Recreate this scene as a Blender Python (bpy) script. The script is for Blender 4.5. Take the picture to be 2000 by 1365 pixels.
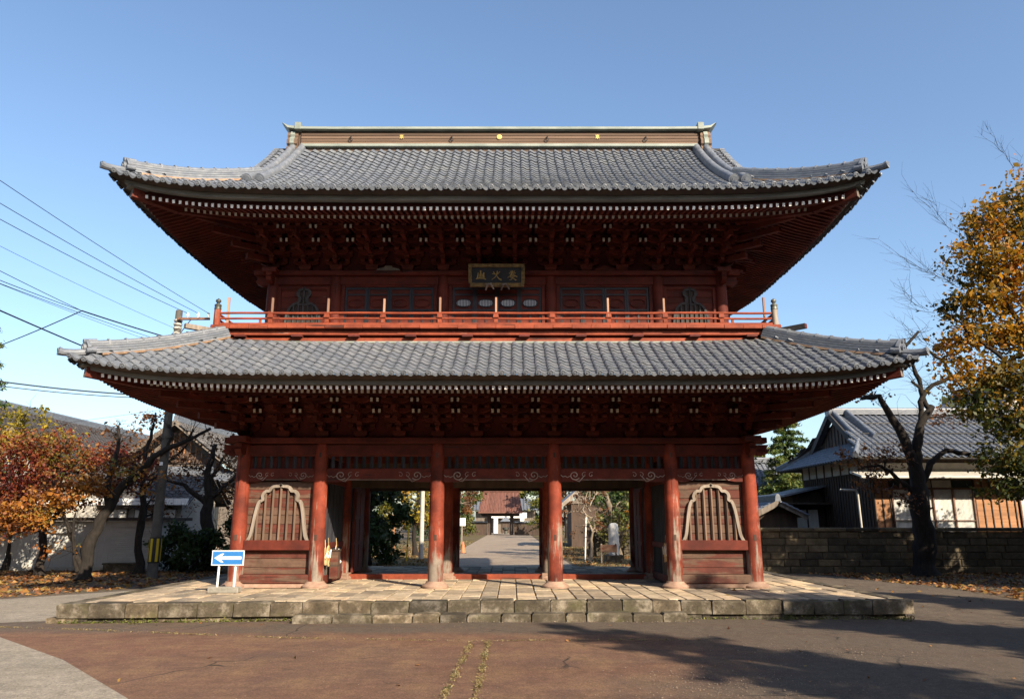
import bpy, math, random
import numpy as np
from mathutils import Vector, Matrix, Quaternion
R = math.radians
for o in list(bpy.data.objects): bpy.data.objects.remove(o)
SC = bpy.context.scene
COL = SC.collection
# ------------------------------------------------------------------ camera
cam = bpy.data.cameras.new('camera'); camo = bpy.data.objects.new('camera', cam); COL.objects.link(camo)
camo.location = (0.42, -19.68, 2.0); camo.rotation_euler = (R(90 + 12.93), 0, 0)
cam.sensor_width = 36; cam.lens = 26.3; cam.clip_end = 3000; cam.clip_start = .1
SC.camera = camo
# ------------------------------------------------------------------ sky and sun
SUN = Vector((.705, -1.0, .70)).normalized()
EL = math.asin(SUN.z); AZ = math.atan2(SUN.x, SUN.y)
w = bpy.data.worlds.new('World'); SC.world = w; w.use_nodes = True
nt = w.node_tree; bg = nt.nodes['Background']
sky = nt.nodes.new('ShaderNodeTexSky'); sky.sky_type = 'NISHITA'; sky.sun_disc = False
sky.sun_elevation = EL; sky.sun_rotation = AZ; sky.air_density = 1.1; sky.dust_density = 1.4; sky.ozone_density = 3.0
nt.links.new(sky.outputs[0], bg.inputs[0]); bg.inputs[1].default_value = .104
sl = bpy.data.lights.new('sun', 'SUN'); sl.energy = 5.0; sl.angle = R(.53); sl.color = (1, .87, .68)
so = bpy.data.objects.new('sun', sl); COL.objects.link(so); so.location = (20, -30, 30)
so.rotation_euler = SUN.to_track_quat('Z', 'Y').to_euler()
vs = SC.view_settings; vs.view_transform = 'Standard'; vs.look = 'None'; vs.exposure = 1.15; vs.gamma = 1; vs.use_curve_mapping = False

# ------------------------------------------------------------------ helpers
RND = random.Random(7)
WORLD_ORG = {}
def link(o): COL.objects.link(o); return o
def tag(o, label=None, cat=None, group=None, kind=None):
    if label: o['label'] = label
    if cat: o['category'] = cat
    if group: o['group'] = group
    if kind: o['kind'] = kind
    return o
def thing(name, label, cat, loc=(0, 0, 0), group=None):
    o = link(bpy.data.objects.new(name, None)); o.location = loc; o.empty_display_size = .2
    WORLD_ORG[o.name] = Vector(loc)
    return tag(o, label, cat, group)
def worg(o):
    return WORLD_ORG.get(o.name, Vector((0, 0, 0))) if o else Vector((0, 0, 0))
class MB:
    def __init__(s): s.v = []; s.f = []; s.m = []
    def add(s, vs, fs, m=0):
        b = len(s.v); s.v += [tuple(p) for p in vs]; s.f += [tuple(i + b for i in f) for f in fs]; s.m += [m] * len(fs); return s
    def box(s, x0, x1, y0, y1, z0, z1, m=0):
        return s.add([(x0,y0,z0),(x1,y0,z0),(x1,y1,z0),(x0,y1,z0),(x0,y0,z1),(x1,y0,z1),(x1,y1,z1),(x0,y1,z1)],
            [(0,3,2,1),(4,5,6,7),(0,1,5,4),(1,2,6,5),(2,3,7,6),(3,0,4,7)], m)
    def bbox(s, x0, x1, y0, y1, z0, z1, b=.01, m=0):
        'box with chamfered edges'
        vs = []; key = {}
        X = (x0, x1); Y = (y0, y1); Z = (z0, z1)
        for i in (0, 1):
            for j in (0, 1):
                for k in (0, 1):
                    sx = 1 if i == 0 else -1; sy = 1 if j == 0 else -1; sz = 1 if k == 0 else -1
                    for ax in range(3):
                        p = [X[i] + sx*b, Y[j] + sy*b, Z[k] + sz*b]; p[ax] = (X[i], Y[j], Z[k])[ax]
                        key[(i, j, k, ax)] = len(vs); vs.append(p)
        fs = []
        q = lambda a: fs.append(tuple(key[t] for t in a))
        for i in (0, 1): 
            a = [(i,0,0,0),(i,1,0,0),(i,1,1,0),(i,0,1,0)]; q(a if i else a[::-1])
            a = [(0,i,0,1),(1,i,0,1),(1,i,1,1),(0,i,1,1)]; q(a[::-1] if i else a)
            a = [(0,0,i,2),(1,0,i,2),(1,1,i,2),(0,1,i,2)]; q(a if i else a[::-1])
        for i in (0, 1):
            for j in (0, 1):
                a = [(i,j,0,0),(i,j,1,0),(i,j,1,1),(i,j,0,1)]; q(a if (i ^ j) else a[::-1])
                a = [(i,0,j,0),(i,1,j,0),(i,1,j,2),(i,0,j,2)]; q(a[::-1] if (i ^ j) == 0 else a)
                a = [(0,i,j,1),(1,i,j,1),(1,i,j,2),(0,i,j,2)]; q(a if (i ^ j) == 0 else a[::-1])
                for k in (0, 1):
                    a = [(i,j,k,0),(i,j,k,1),(i,j,k,2)]; q(a if (i ^ j ^ k) else a[::-1])
        return s.add(vs, fs, m)
    def beam(s, p0, p1, w, h, m=0, m_end=None, up=(0, 0, 1), taper=1.0):
        p0 = Vector(p0); p1 = Vector(p1); d = (p1 - p0).normalized(); up = Vector(up)
        x = d.cross(up)
        if x.length < 1e-4: x = Vector((1, 0, 0))
        x.normalize(); u = x.cross(d)
        vs = []
        for p, k in ((p0, 1), (p1, taper)):
            for a, b in ((-1, -1), (1, -1), (1, 1), (-1, 1)): vs.append(p + x*(a*w*.5*k) + u*(b*h*.5*k))
        s.add(vs, [(0,1,5,4),(1,2,6,5),(2,3,7,6),(3,0,4,7),(4,5,6,7)], m)
        s.add(vs[:4], [(3,2,1,0)], m if m_end is None else m_end); return s
    def tube(s, pts, rad, n=8, m=0, cap=True, sy=1.0):
        pts = [Vector(p) for p in pts]
        if not hasattr(rad, '__len__'): rad = [rad] * len(pts)
        rings = []; px = None
        for i, p in enumerate(pts):
            d = (pts[min(i+1, len(pts)-1)] - pts[max(i-1, 0)])
            if d.length < 1e-9: d = Vector((0, 0, 1))
            d.normalize()
            if px is None:
                px = d.orthogonal().normalized()
            else:
                px = (px - d*px.dot(d)); px = px.normalized() if px.length > 1e-6 else d.orthogonal().normalized()
            py = d.cross(px)
            rings.append([p + (px*math.cos(2*math.pi*k/n) + py*(sy*math.sin(2*math.pi*k/n)))*rad[i] for k in range(n)])
        vs = [q for r in rings for q in r]; fs = []
        for i in range(len(pts)-1):
            for k in range(n): fs.append((i*n+k, i*n+(k+1) % n, (i+1)*n+(k+1) % n, (i+1)*n+k))
        if cap: fs.append(tuple(range(n))[::-1]); fs.append(tuple((len(pts)-1)*n+k for k in range(n)))
        return s.add(vs, fs, m)
    def lathe(s, c, prof, n=16, m=0, axis='z', a0=0.0):
        c = Vector(c); vs = []
        for r, h in prof:
            for k in range(n):
                a = 2*math.pi*k/n + a0; u = r*math.cos(a); v = r*math.sin(a)
                vs.append(c + (Vector((u, v, h)) if axis == 'z' else Vector((u, -h, v)) if axis == 'y' else Vector((h, u, v))))
        fs = []
        for i in range(len(prof)-1):
            for k in range(n): fs.append((i*n+k, i*n+(k+1) % n, (i+1)*n+(k+1) % n, (i+1)*n+k))
        fs.append(tuple(range(n))[::-1]); fs.append(tuple((len(prof)-1)*n+k for k in range(n)))
        return s.add(vs, fs, m)
    def prism(s, poly, y0, y1, m=0, axis='y'):
        'poly of (x,z) pushed along y, or (y,z) along x, or (x,y) along z'
        n = len(poly)
        f = (lambda p, t: (p[0], t, p[1])) if axis == 'y' else (lambda p, t: (t, p[0], p[1])) if axis == 'x' else (lambda p, t: (p[0], p[1], t))
        vs = [f(p, y0) for p in poly] + [f(p, y1) for p in poly]
        fs = [tuple(range(n)), tuple(range(n, 2*n))[::-1]] + [(i, i+n, (i+1) % n + n, (i+1) % n) for i in range(n)]
        return s.add(vs, fs, m)
    def ring(s, outer, inner, y0, y1, m=0):
        'closed or open frame between two outlines of equal length, in the xz plane'
        n = len(outer); vs = []
        for o_, i_ in zip(outer, inner):
            vs += [(o_[0], y0, o_[1]), (i_[0], y0, i_[1]), (i_[0], y1, i_[1]), (o_[0], y1, o_[1])]
        fs = []
        for i in range(n-1):
            a = 4*i; b = 4*(i+1)
            fs += [(a, a+1, b+1, b), (a+1, a+2, b+2, b+1), (a+2, a+3, b+3, b+2), (a+3, a, b, b+3)]
        fs += [(0, 3, 2, 1), (4*n-4, 4*n-3, 4*n-2, 4*n-1)]
        return s.add(vs, fs, m)
    def sweep(s, path, sec, m=0, cap=True, side=None):
        path = [Vector(p) for p in path]; n = len(sec); vs = []
        for i, p in enumerate(path):
            d = path[min(i+1, len(path)-1)] - path[max(i-1, 0)]; d.normalize()
            x = d.cross(Vector((0, 0, 1))); x.normalize(); u = x.cross(d)
            for a, b in sec: vs.append(p + x*a + u*b)
        fs = []
        for i in range(len(path)-1):
            for k in range(n): fs.append((i*n+k, i*n+(k+1) % n, (i+1)*n+(k+1) % n, (i+1)*n+k))
        if cap: fs.append(tuple(range(n))[::-1]); fs.append(tuple((len(path)-1)*n+k for k in range(n)))
        return s.add(vs, fs, m)
    def mesh(s, name, mats, smooth=False, org=Vector((0, 0, 0))):
        me = bpy.data.meshes.new(name)
        me.from_pydata([(p[0]-org[0], p[1]-org[1], p[2]-org[2]) for p in s.v], [], s.f)
        if not isinstance(mats, (list, tuple)): mats = [mats]
        for m in mats: me.materials.append(m)
        if len(mats) > 1: me.polygons.foreach_set('material_index', s.m)
        if smooth:
            me.polygons.foreach_set('use_smooth', [True]*len(me.polygons))
            if smooth != 'all': me.set_sharp_from_angle(angle=R(smooth if smooth is not True else 40))
        me.update(); return me
    def build(s, name, mats, parent=None, smooth=False, fix=True):
        org = worg(parent)
        o = link(bpy.data.objects.new(name, s.mesh(name, mats, smooth, org)))
        if parent: o.parent = parent
        WORLD_ORG[o.name] = Vector(org)
        return o
def inst(name, me, parent, M):
    o = link(bpy.data.objects.new(name, me)); o.parent = parent
    o.matrix_local = Matrix.Translation(-worg(parent)) @ M if parent else M
    WORLD_ORG[o.name] = Vector(worg(parent)); return o
def joined(name, parts, mats, parent=None, smooth=False):
    'parts: list of (MB, [matrices]) joined into one mesh by numpy'
    V = []; F = []; Mi = []; b = 0
    for mb, Ms in parts:
        base = np.array([(x, y, z, 1.0) for x, y, z in mb.v])
        for M in Ms:
            V.append(base @ np.array(M).T[:, :3]); F += [tuple(i + b for i in f) for f in mb.f]; Mi += mb.m; b += len(base)
    g = MB(); g.v = [tuple(p) for p in np.concatenate(V)]; g.f = F; g.m = Mi
    return g.build(name, mats, parent, smooth)

# ------------------------------------------------------------------ materials
def nodes(name):
    m = bpy.data.materials.new(name); m.use_nodes = True; t = m.node_tree
    return m, t, t.nodes['Principled BSDF']
def nd(t, typ, **kw):
    n = t.nodes.new(typ)
    for k, v in kw.items():
        if k in n.inputs: n.inputs[k].default_value = v
        else: setattr(n, k, v)
    return n
def ramp(t, fac, stops):
    r = t.nodes.new('ShaderNodeValToRGB'); e = r.color_ramp.elements
    while len(e) > 1: e.remove(e[-1])
    e[0].position = stops[0][0]; e[0].color = (*stops[0][1], 1)
    for p, c in stops[1:]:
        x = e.new(p); x.color = (*c, 1)
    t.links.new(fac, r.inputs[0]); return r.outputs[0]
def gray(v): return (v, v, v)
def coords(t, scale=(1, 1, 1), kind='Object'):
    tc = nd(t, 'ShaderNodeTexCoord'); mp = nd(t, 'ShaderNodeMapping'); mp.inputs['Scale'].default_value = scale
    t.links.new(tc.outputs[kind], mp.inputs[0]); return mp.outputs[0]
def randval(t, island=False):
    if island: return nd(t, 'ShaderNodeNewGeometry').outputs['Random Per Island']
    return nd(t, 'ShaderNodeObjectInfo').outputs['Random']
def noise(t, vec, scale, detail=6, rough=.6, w=None, dist=0):
    n = nd(t, 'ShaderNodeTexNoise'); n.noise_dimensions = '4D'
    n.inputs['Scale'].default_value = scale; n.inputs['Detail'].default_value = detail; n.inputs['Roughness'].default_value = rough
    n.inputs['Distortion'].default_value = dist
    t.links.new(vec, n.inputs['Vector'])
    if w is not None:
        k = nd(t, 'ShaderNodeMath', operation='MULTIPLY'); k.inputs[1].default_value = 61.7; t.links.new(w, k.inputs[0]); t.links.new(k.outputs[0], n.inputs['W'])
    return n.outputs['Fac']
def mix(t, a, b, fac, mode='MIX'):
    n = nd(t, 'ShaderNodeMix', data_type='RGBA', blend_type=mode)
    for sock, v in ((n.inputs[0], fac), (n.inputs[6], a), (n.inputs[7], b)):
        if hasattr(v, 'is_linked'): t.links.new(v, sock)
        elif isinstance(v, (int, float)): sock.default_value = v
        else: sock.default_value = (*v, 1)
    return n.outputs[2]
def bump(t, h, strength=.3, dist=.01, prev=None):
    b = nd(t, 'ShaderNodeBump'); b.inputs['Strength'].default_value = strength; b.inputs['Distance'].default_value = dist
    t.links.new(h, b.inputs['Height'])
    if prev is not None: t.links.new(prev, b.inputs['Normal'])
    return b.outputs[0]
def simple(name, c0, c1, scale=6, rough=.8, stretch=(1, 1, 1), bstr=.25, island=False, var=.35, fine=40, metal=0, spec=.3, c2=None, p2=.75, kind='Object'):
    'two or three tone weathered surface with per-piece variation'
    m, t, p = nodes(name)
    v = coords(t, stretch, kind); rv = randval(t, island)
    f = noise(t, v, scale, 8, .62, rv)
    st = [(.3, c0), (.62, c1)] + ([(p2, c2)] if c2 else [])
    col = ramp(t, f, st)
    hs = nd(t, 'ShaderNodeHueSaturation')
    mr = nd(t, 'ShaderNodeMapRange'); mr.inputs[3].default_value = 1 - var; mr.inputs[4].default_value = 1 + var
    t.links.new(rv, mr.inputs[0]); t.links.new(mr.outputs[0], hs.inputs['Value']); t.links.new(col, hs.inputs['Color'])
    t.links.new(hs.outputs[0], p.inputs['Base Color'])
    f2 = noise(t, v, fine, 5, .7, rv)
    t.links.new(bump(t, f2, bstr, .01), p.inputs['Normal'])
    p.inputs['Roughness'].default_value = rough; p.inputs['Metallic'].default_value = metal; p.inputs['Specular IOR Level'].default_value = spec
    return m
def painted(name, red=(.130, .0225, .0115), dark=(.058, .0105, .0065), wood=(.27, .22, .175), axis=2, worn=.55, grain=9, low=None):
    'flaking red paint over grey wood; the grain runs along one axis'
    m, t, p = nodes(name)
    sc = [1, 1, 1]; sc[axis] = .09
    v = coords(t, sc); rv = randval(t)
    g = noise(t, v, grain, 9, .68, rv, .3)
    big = noise(t, coords(t, (1, 1, 1)), 1.3, 4, .55, rv)
    colr = ramp(t, big, [(.3, dark), (.6, red), (.8, tuple(min(1, c*1.15) for c in red))])
    ad = nd(t, 'ShaderNodeMath', operation='ADD'); t.links.new(g, ad.inputs[0])
    k = nd(t, 'ShaderNodeMath', operation='MULTIPLY_ADD'); k.inputs[1].default_value = .45; k.inputs[2].default_value = -.22
    t.links.new(big, k.inputs[0]); t.links.new(k.outputs[0], ad.inputs[1])
    src = ad.outputs[0]
    if low is not None:      # rain splash strips the paint towards the foot of the post
        sp = nd(t, 'ShaderNodeSeparateXYZ'); tc = nd(t, 'ShaderNodeTexCoord'); t.links.new(tc.outputs['Object'], sp.inputs[0])
        mr = nd(t, 'ShaderNodeMapRange'); mr.inputs[1].default_value = low[0]; mr.inputs[2].default_value = low[1]; mr.inputs[3].default_value = low[2]; mr.inputs[4].default_value = low[3]
        t.links.new(sp.outputs[2], mr.inputs[0])
        a2 = nd(t, 'ShaderNodeMath', operation='ADD'); t.links.new(src, a2.inputs[0]); t.links.new(mr.outputs[0], a2.inputs[1]); src = a2.outputs[0]
    mask = ramp(t, src, [(worn, gray(0)), (worn + .07, gray(1))])
    wd = ramp(t, g, [(.3, tuple(c*.45 for c in wood)), (.65, wood)])
    sc2 = [1, 1, 1]; sc2[axis] = .035
    crk = noise(t, coords(t, sc2), 16, 4, .55, rv, .15)
    crk = ramp(t, crk, [(.635, gray(0)), (.66, gray(.85))])
    col_ = mix(t, mix(t, colr, wd, mask), (.02, .012, .009), crk)
    grime = ramp(t, noise(t, coords(t), 4.5, 7, .7, rv), [(.35, gray(.55)), (.6, gray(1))])
    t.links.new(mix(t, col_, grime, .8, 'MULTIPLY'), p.inputs['Base Color'])
    b1 = bump(t, g, .45, .012)
    t.links.new(bump(t, mask, .25, .004, b1), p.inputs['Normal'])
    p.inputs['Roughness'].default_value = .72; p.inputs['Specular IOR Level'].default_value = .25
    return m
M = {}
M['redx'] = painted('red_paint_x', axis=0, worn=.70)  # beam, rafter and bracket reds darkened for the shade they sit in
M['redy'] = painted('red_paint_y', axis=1, worn=.72)
M['redz'] = painted('red_paint_z', axis=2, worn=.70)
M['column'] = painted('column_paint', axis=2, worn=.67, grain=6, low=(.0, 3.3, .21, -.03), red=(.24, .044, .021))
M['rail'] = painted('rail_paint', red=(.275, .058, .025), dark=(.16, .032, .016), axis=0, worn=.66)
M['railz'] = painted('rail_post_paint', red=(.275, .058, .025), dark=(.16, .032, .016), axis=2, worn=.6)
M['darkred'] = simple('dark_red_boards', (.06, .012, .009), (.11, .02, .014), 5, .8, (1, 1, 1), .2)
M['plank'] = painted('plank_paint', red=(.13, .032, .02), dark=(.07, .021, .014), wood=(.135, .078, .052), axis=0, worn=.46, grain=5)
M['oldwood'] = simple('bleached_wood', (.10, .078, .06), (.235, .195, .16), 7, .85, (1, 1, .15), .5, c2=(.34, .30, .255))
M['barwood'] = simple('brown_bar_wood', (.07, .043, .03), (.15, .098, .068), 6, .85, (1, 1, .15), .3)
M['palewood'] = simple('pale_scroll', (.24, .19, .16), (.37, .31, .27), 8, .85)
M['stake'] = simple('stake_wood', (.22, .12, .08), (.34, .20, .14), 8, .85, (1, 1, .2))
M['darkbar'] = simple('black_lattice', (.014, .014, .017), (.035, .035, .042), 8, .6, (1, 1, .2))
M['blackframe'] = simple('black_lacquer', (.009, .009, .012), (.024, .022, .025), 6, .5)
M['white'] = simple('white_end_paint', (.66, .63, .59), (.84, .81, .77), 30, .8, var=.12)
M['greyboard'] = simple('grey_board', (.10, .10, .09), (.19, .185, .165), 4, .85, (.3, 1, 1))
M['soffit'] = simple('soffit_board', (.045, .0095, .007), (.08, .0165, .0105), 3, .85)  # red darkened further to hold the shade under the eaves
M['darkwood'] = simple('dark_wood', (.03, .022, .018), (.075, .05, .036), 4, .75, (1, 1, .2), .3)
M['copper'] = simple('green_copper', (.13, .155, .135), (.25, .27, .235), 3, .55, (.4, 1, 1), .1, var=.1)
M['ridgewood'] = simple('ridge_board', (.085, .054, .037), (.145, .093, .064), 4, .8, (.1, 1, 1), .3)
M['bronze'] = simple('dark_bronze', (.06, .065, .055), (.13, .13, .11), 9, .5, metal=.4)
M['gold'] = simple('gold_leaf', (.50, .33, .09), (.70, .50, .18), 12, .45, metal=.3, bstr=.05, var=.05)
M['chargold'] = simple('shaded_gold_paint', (.26, .17, .05), (.42, .28, .085), 12, .5, metal=.2, bstr=.05, var=.05)  # gold darkened for the shade under the upper eave
M['oldgold'] = simple('worn_gilding', (.03, .02, .012), (.20, .125, .04), 14, .55, metal=.3, var=.1)  # worn gold, also darkened for the eave shade
def tile_mat():
    m, t, p = nodes('smoked_roof_tile')
    v = coords(t); io = randval(t); isl = randval(t, True)
    ad = nd(t, 'ShaderNodeMath', operation='ADD'); t.links.new(io, ad.inputs[0]); t.links.new(isl, ad.inputs[1])
    fr = nd(t, 'ShaderNodeMath', operation='FRACT'); t.links.new(ad.outputs[0], fr.inputs[0])
    f = noise(t, v, 5, 7, .65, fr.outputs[0])
    c = ramp(t, f, [(.26, (.072, .081, .098)), (.5, (.122, .133, .155)), (.74, (.195, .203, .22))])
    lich = ramp(t, noise(t, coords(t, (1, 1, 1), 'Generated'), 9, 6, .7), [(.5, gray(1)), (.72, (1.28, 1.24, 1.1))]); c = mix(t, c, lich, 1.0, 'MULTIPLY')
    tint = ramp(t, fr.outputs[0], [(0, (.84, .87, .92)), (.3, (.96, .97, .99)), (.6, (1, 1, 1)), (.92, (1.03, 1.02, 1.0)), (1, (1.16, 1.14, 1.1))])
    t.links.new(mix(t, c, tint, 1.0, 'MULTIPLY'), p.inputs['Base Color'])
    t.links.new(bump(t, noise(t, v, 60, 4, .6), .12, .004), p.inputs['Normal'])
    p.inputs['Roughness'].default_value = .46; p.inputs['Specular IOR Level'].default_value = .45
    return m
M['tile'] = tile_mat()
M['tilebed'] = simple('tile_bed', (.04, .038, .035), (.075, .07, .065), 6, .9)
M['mortar'] = simple('clay_bed', (.13, .09, .065), (.30, .19, .12), 8, .95)
M['footstone'] = simple('column_foot_stone', (.20, .12, .085), (.31, .205, .15), 5, .9, bstr=.4)

# ================================================================== the temple gate
P0 = .38                     # top of the stone platform
gate = thing('temple_gate', 'two-storey red wooden temple gate with grey tiled roofs and balcony', 'gate', (0, 3.03, P0))
CXS = (-6.565, -4.545, -1.515, 1.515, 4.545, 6.565)
UXS = (-6.24, -4.49, -1.497, 1.497, 4.49, 6.24)
# ---- columns of the lower storey
def col_mesh():
    mb = MB(); mb.lathe((0, 0, 0), [(.192, 0), (.196, .3), (.194, 1.2), (.185, 2.2), (.172, 3.1), (.16, 3.38), (.145, 3.44)], 20); return mb
def foot_mesh():
    mb = MB(); mb.lathe((0, 0, 0), [(.335, 0), (.34, .05), (.315, .075), (.27, .10), (.235, .135), (.228, .16)], 20); return mb
cme = col_mesh().mesh('column', M['column'], 35); fme = foot_mesh().mesh('column_foot', M['footstone'], 35)
for yi, y in enumerate((0, 3.03, 6.06)):
    for x in CXS:
        c = inst('column', cme, gate, Matrix.Translation((x, y, P0 + .155)) @ Matrix.Rotation(RND.random()*6.28, 4, 'Z'))
        f = inst('column_foot', fme, None, Matrix.Identity(4)); f.parent = c; f.matrix_local = Matrix.Translation((0, 0, -.157))
        if yi == 0:
            for kb in ((-.03, .03, -.2, -.17, 1.0, 1.14), (-.025, .025, -.185, -.155, 3.08, 3.2)):
                h = link(bpy.data.objects.new('peg_hole', MB().box(*kb).mesh('peg_hole', M['darkwood']))); h.parent = c
                h.matrix_local = Matrix.Rotation(-c.rotation_euler.z, 4, 'Z')
# ---- beams round the lower storey
def part(name, mat, mb, parent=gate, smooth=False): return mb.build(name, mat, parent, smooth)
for y in (0, 3.03, 6.06):
    part('head_beam', M['redx'], MB().bbox(-6.565, 6.565, y-.085, y+.085, 3.69, 3.95, .012))
for x in (-6.565, -4.545, 4.545, 6.565):
    part('head_beam', M['redy'], MB().bbox(x-.08, x+.08, .09, 5.97, 3.692, 3.948, .012))
part('wall_plate', M['redx'], MB().bbox(-7.05, 7.05, -.21, .21, 3.98, 4.13, .015))
part('wall_plate', M['redx'], MB().bbox(-7.05, 7.05, 5.85, 6.27, 3.98, 4.13, .015))
for s in (-1, 1):
    part('wall_plate', M['redy'], MB().bbox(s*6.565-.21, s*6.565+.21, -.62, 6.7, 3.985, 4.135, .015))
    for y, sy in ((0, -1), (6.06, 1)):
        for ax in (0, 1):      # carved nosing of the head beam past the corner column
            mb = MB(); prof = [(0, 3.70), (.22, 3.66), (.36, 3.71), (.42, 3.80), (.36, 3.86), (.42, 3.95), (0, 3.95)]
            if ax == 0: mb.prism([(s*(6.70+a), z) for a, z in prof], y-.08, y+.08, 0, 'y')
            else: mb.prism([(y+sy*(.13+a), z) for a, z in prof], s*6.565-.08, s*6.565+.08, 0, 'x')
            b_ = part('beam_nose', M['redx'], mb)
            if ax == 0:
                pts = [(s*(6.92 + .10*(1-k/16)*math.cos(k*.75)), -.085 + y, 3.79 + .10*(1-k/16)*math.sin(k*.75)) for k in range(15)]
                part('carved_scroll', M['redz'], MB().tube(pts, .012, 5), b_)
part('ceiling', M['darkwood'], MB().box(-6.6, 6.6, .1, 5.96, 4.0, 4.03))
def scroll(cx, s, z, y, k=1.0):
    'cloud scroll carved on a beam end, bright edged'
    mb = MB()
    pts = []
    for i in range(22):
        a = i/21; th = 2.6 + a*9.4; r = (.012 + .095*a)*k
        pts.append((cx + s*r*math.cos(th)*1.05, y, z + r*math.sin(th)*.95))
    mb.tube(pts, .0105*k, 4)
    tail = [(cx + s*(-.10)*k, y, z-.02), (cx + s*(-.16)*k, y, z-.055), (cx + s*(-.205)*k, y, z-.02), (cx + s*(-.25)*k, y, z-.04), (cx + s*(-.30)*k, y, z+.01)]
    mb.tube(tail, .008*k, 4)
    mb.tube([(cx + s*.02, y, z-.1*k), (cx + s*.10*k, y, z-.135*k), (cx + s*.14*k, y, z-.08*k), (cx + s*.2*k, y, z-.02)], .008*k, 4)
    for q in range(2):
        c2 = cx + s*(.20 + .15*q)*k
        mb.tube([(c2 + s*.06*(1-i/12)*math.cos(1+i*.6)*k, y, z + .01 + .06*(1-i/12)*math.sin(1+i*.6)*k) for i in range(11)], .006*k, 4)
    return mb
def arch_beam(x0, x1, y, z0, z1, mat, dep=.12):
    mb = MB(); lo = []
    for i in range(17):
        a = i/16; e = min(a, 1-a); lo.append((x0 + (x1-x0)*a, z0 + .045*min(1, max(0, (e-.14)/.10))))
    hi = [(x0 + (x1-x0)*(1-i/16), z1 + .012*math.sin(math.pi*i/16)) for i in range(17)]
    mb.prism(lo + hi, y-dep/2, y+dep/2); return mb.build('rainbow_beam', mat, gate)
for i in range(5):
    x0, x1 = CXS[i]+.165, CXS[i+1]-.165
    b_ = arch_beam(x0, x1, 0, 3.0, 3.31, M['redx'])
    k = 1.22 if i in (1, 2, 3) else .95
    tag(part('carved_scroll', M['palewood'], scroll(x0+.30*k, 1, 3.165, -.062, k), b_), kind='stuff')
    tag(part('carved_scroll', M['palewood'], scroll(x1-.30*k, -1, 3.165, -.062, k), b_), kind='stuff')
    part('worn_edge', M['oldwood'], MB().box(x0+.45, x1-.45, -.066, -.052, 3.043, 3.06), b_)
    # transom of upright bars
    tr = part('transom', M['redx'], MB().bbox(x0-.01, x1+.01, -.05, .05, 3.30, 3.345, .006).bbox(x0-.01, x1+.01, -.05, .05, 3.655, 3.70, .006))
    n = 13 if i in (1, 2, 3) else 8
    for j in range(n):
        x = x0 + (x1-x0)*(j+.62)/(n+.24)
        part('transom_bar', M['darkbar'], MB().beam((x, 0, 3.34), (x, 0, 3.66), .07, .07, up=(1, 1, 0)), tr)
    if i in (0, 4): part('transom_back', M['redx'], MB().box(x0, x1, .06, .08, 3.31, 3.70), tr)
# ---- end bays: plank wall with a bell shaped lattice window
def outline_pts(half, cx, k=1.0, dz=0):
    L_ = [(cx - h*k, z) for h, z in half]; Rr = [(cx + h*k, z) for h, z in half[::-1]]
    return L_ + Rr[1:] if abs(half[-1][0]) < 1e-6 else L_ + Rr
def dense(half, n=6):
    'round the lobes with a Catmull pass between named corners'
    out = []
    for i in range(len(half)-1):
        p0 = half[max(i-1, 0)]; p1 = half[i]; p2 = half[i+1]; p3 = half[min(i+2, len(half)-1)]
        for j in range(n):
            t = j/n; c = []
            for q in (0, 1):
                c.append(.5*((2*p1[q]) + (-p0[q]+p2[q])*t + (2*p0[q]-5*p1[q]+4*p2[q]-p3[q])*t*t + (-p0[q]+3*p1[q]-3*p2[q]+p3[q])*t**3))
            out.append(tuple(c))
    out.append(half[-1]); return out
def off(poly, d):
    o = []
    for i, p in enumerate(poly):
        a = poly[max(i-1, 0)]; b = poly[min(i+1, len(poly)-1)]
        tx, tz = b[0]-a[0], b[1]-a[1]; l = math.hypot(tx, tz) or 1
        o.append((p[0] + tz/l*d, p[1] - tx/l*d))
    return o
segs = [[(.80, 1.535), (.735, 1.66), (.69, 1.90), (.645, 2.2), (.59, 2.44), (.53, 2.54), (.475, 2.55)],
        [(.475, 2.55), (.49, 2.64), (.45, 2.74), (.37, 2.80), (.30, 2.80)],
        [(.30, 2.80), (.27, 2.86), (.20, 2.91), (.11, 2.925), (.05, 2.93), (0, 2.965)]]
half_big = []
for sg in segs: half_big += dense(sg, 5) if not half_big else dense(sg, 5)[1:]
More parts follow.
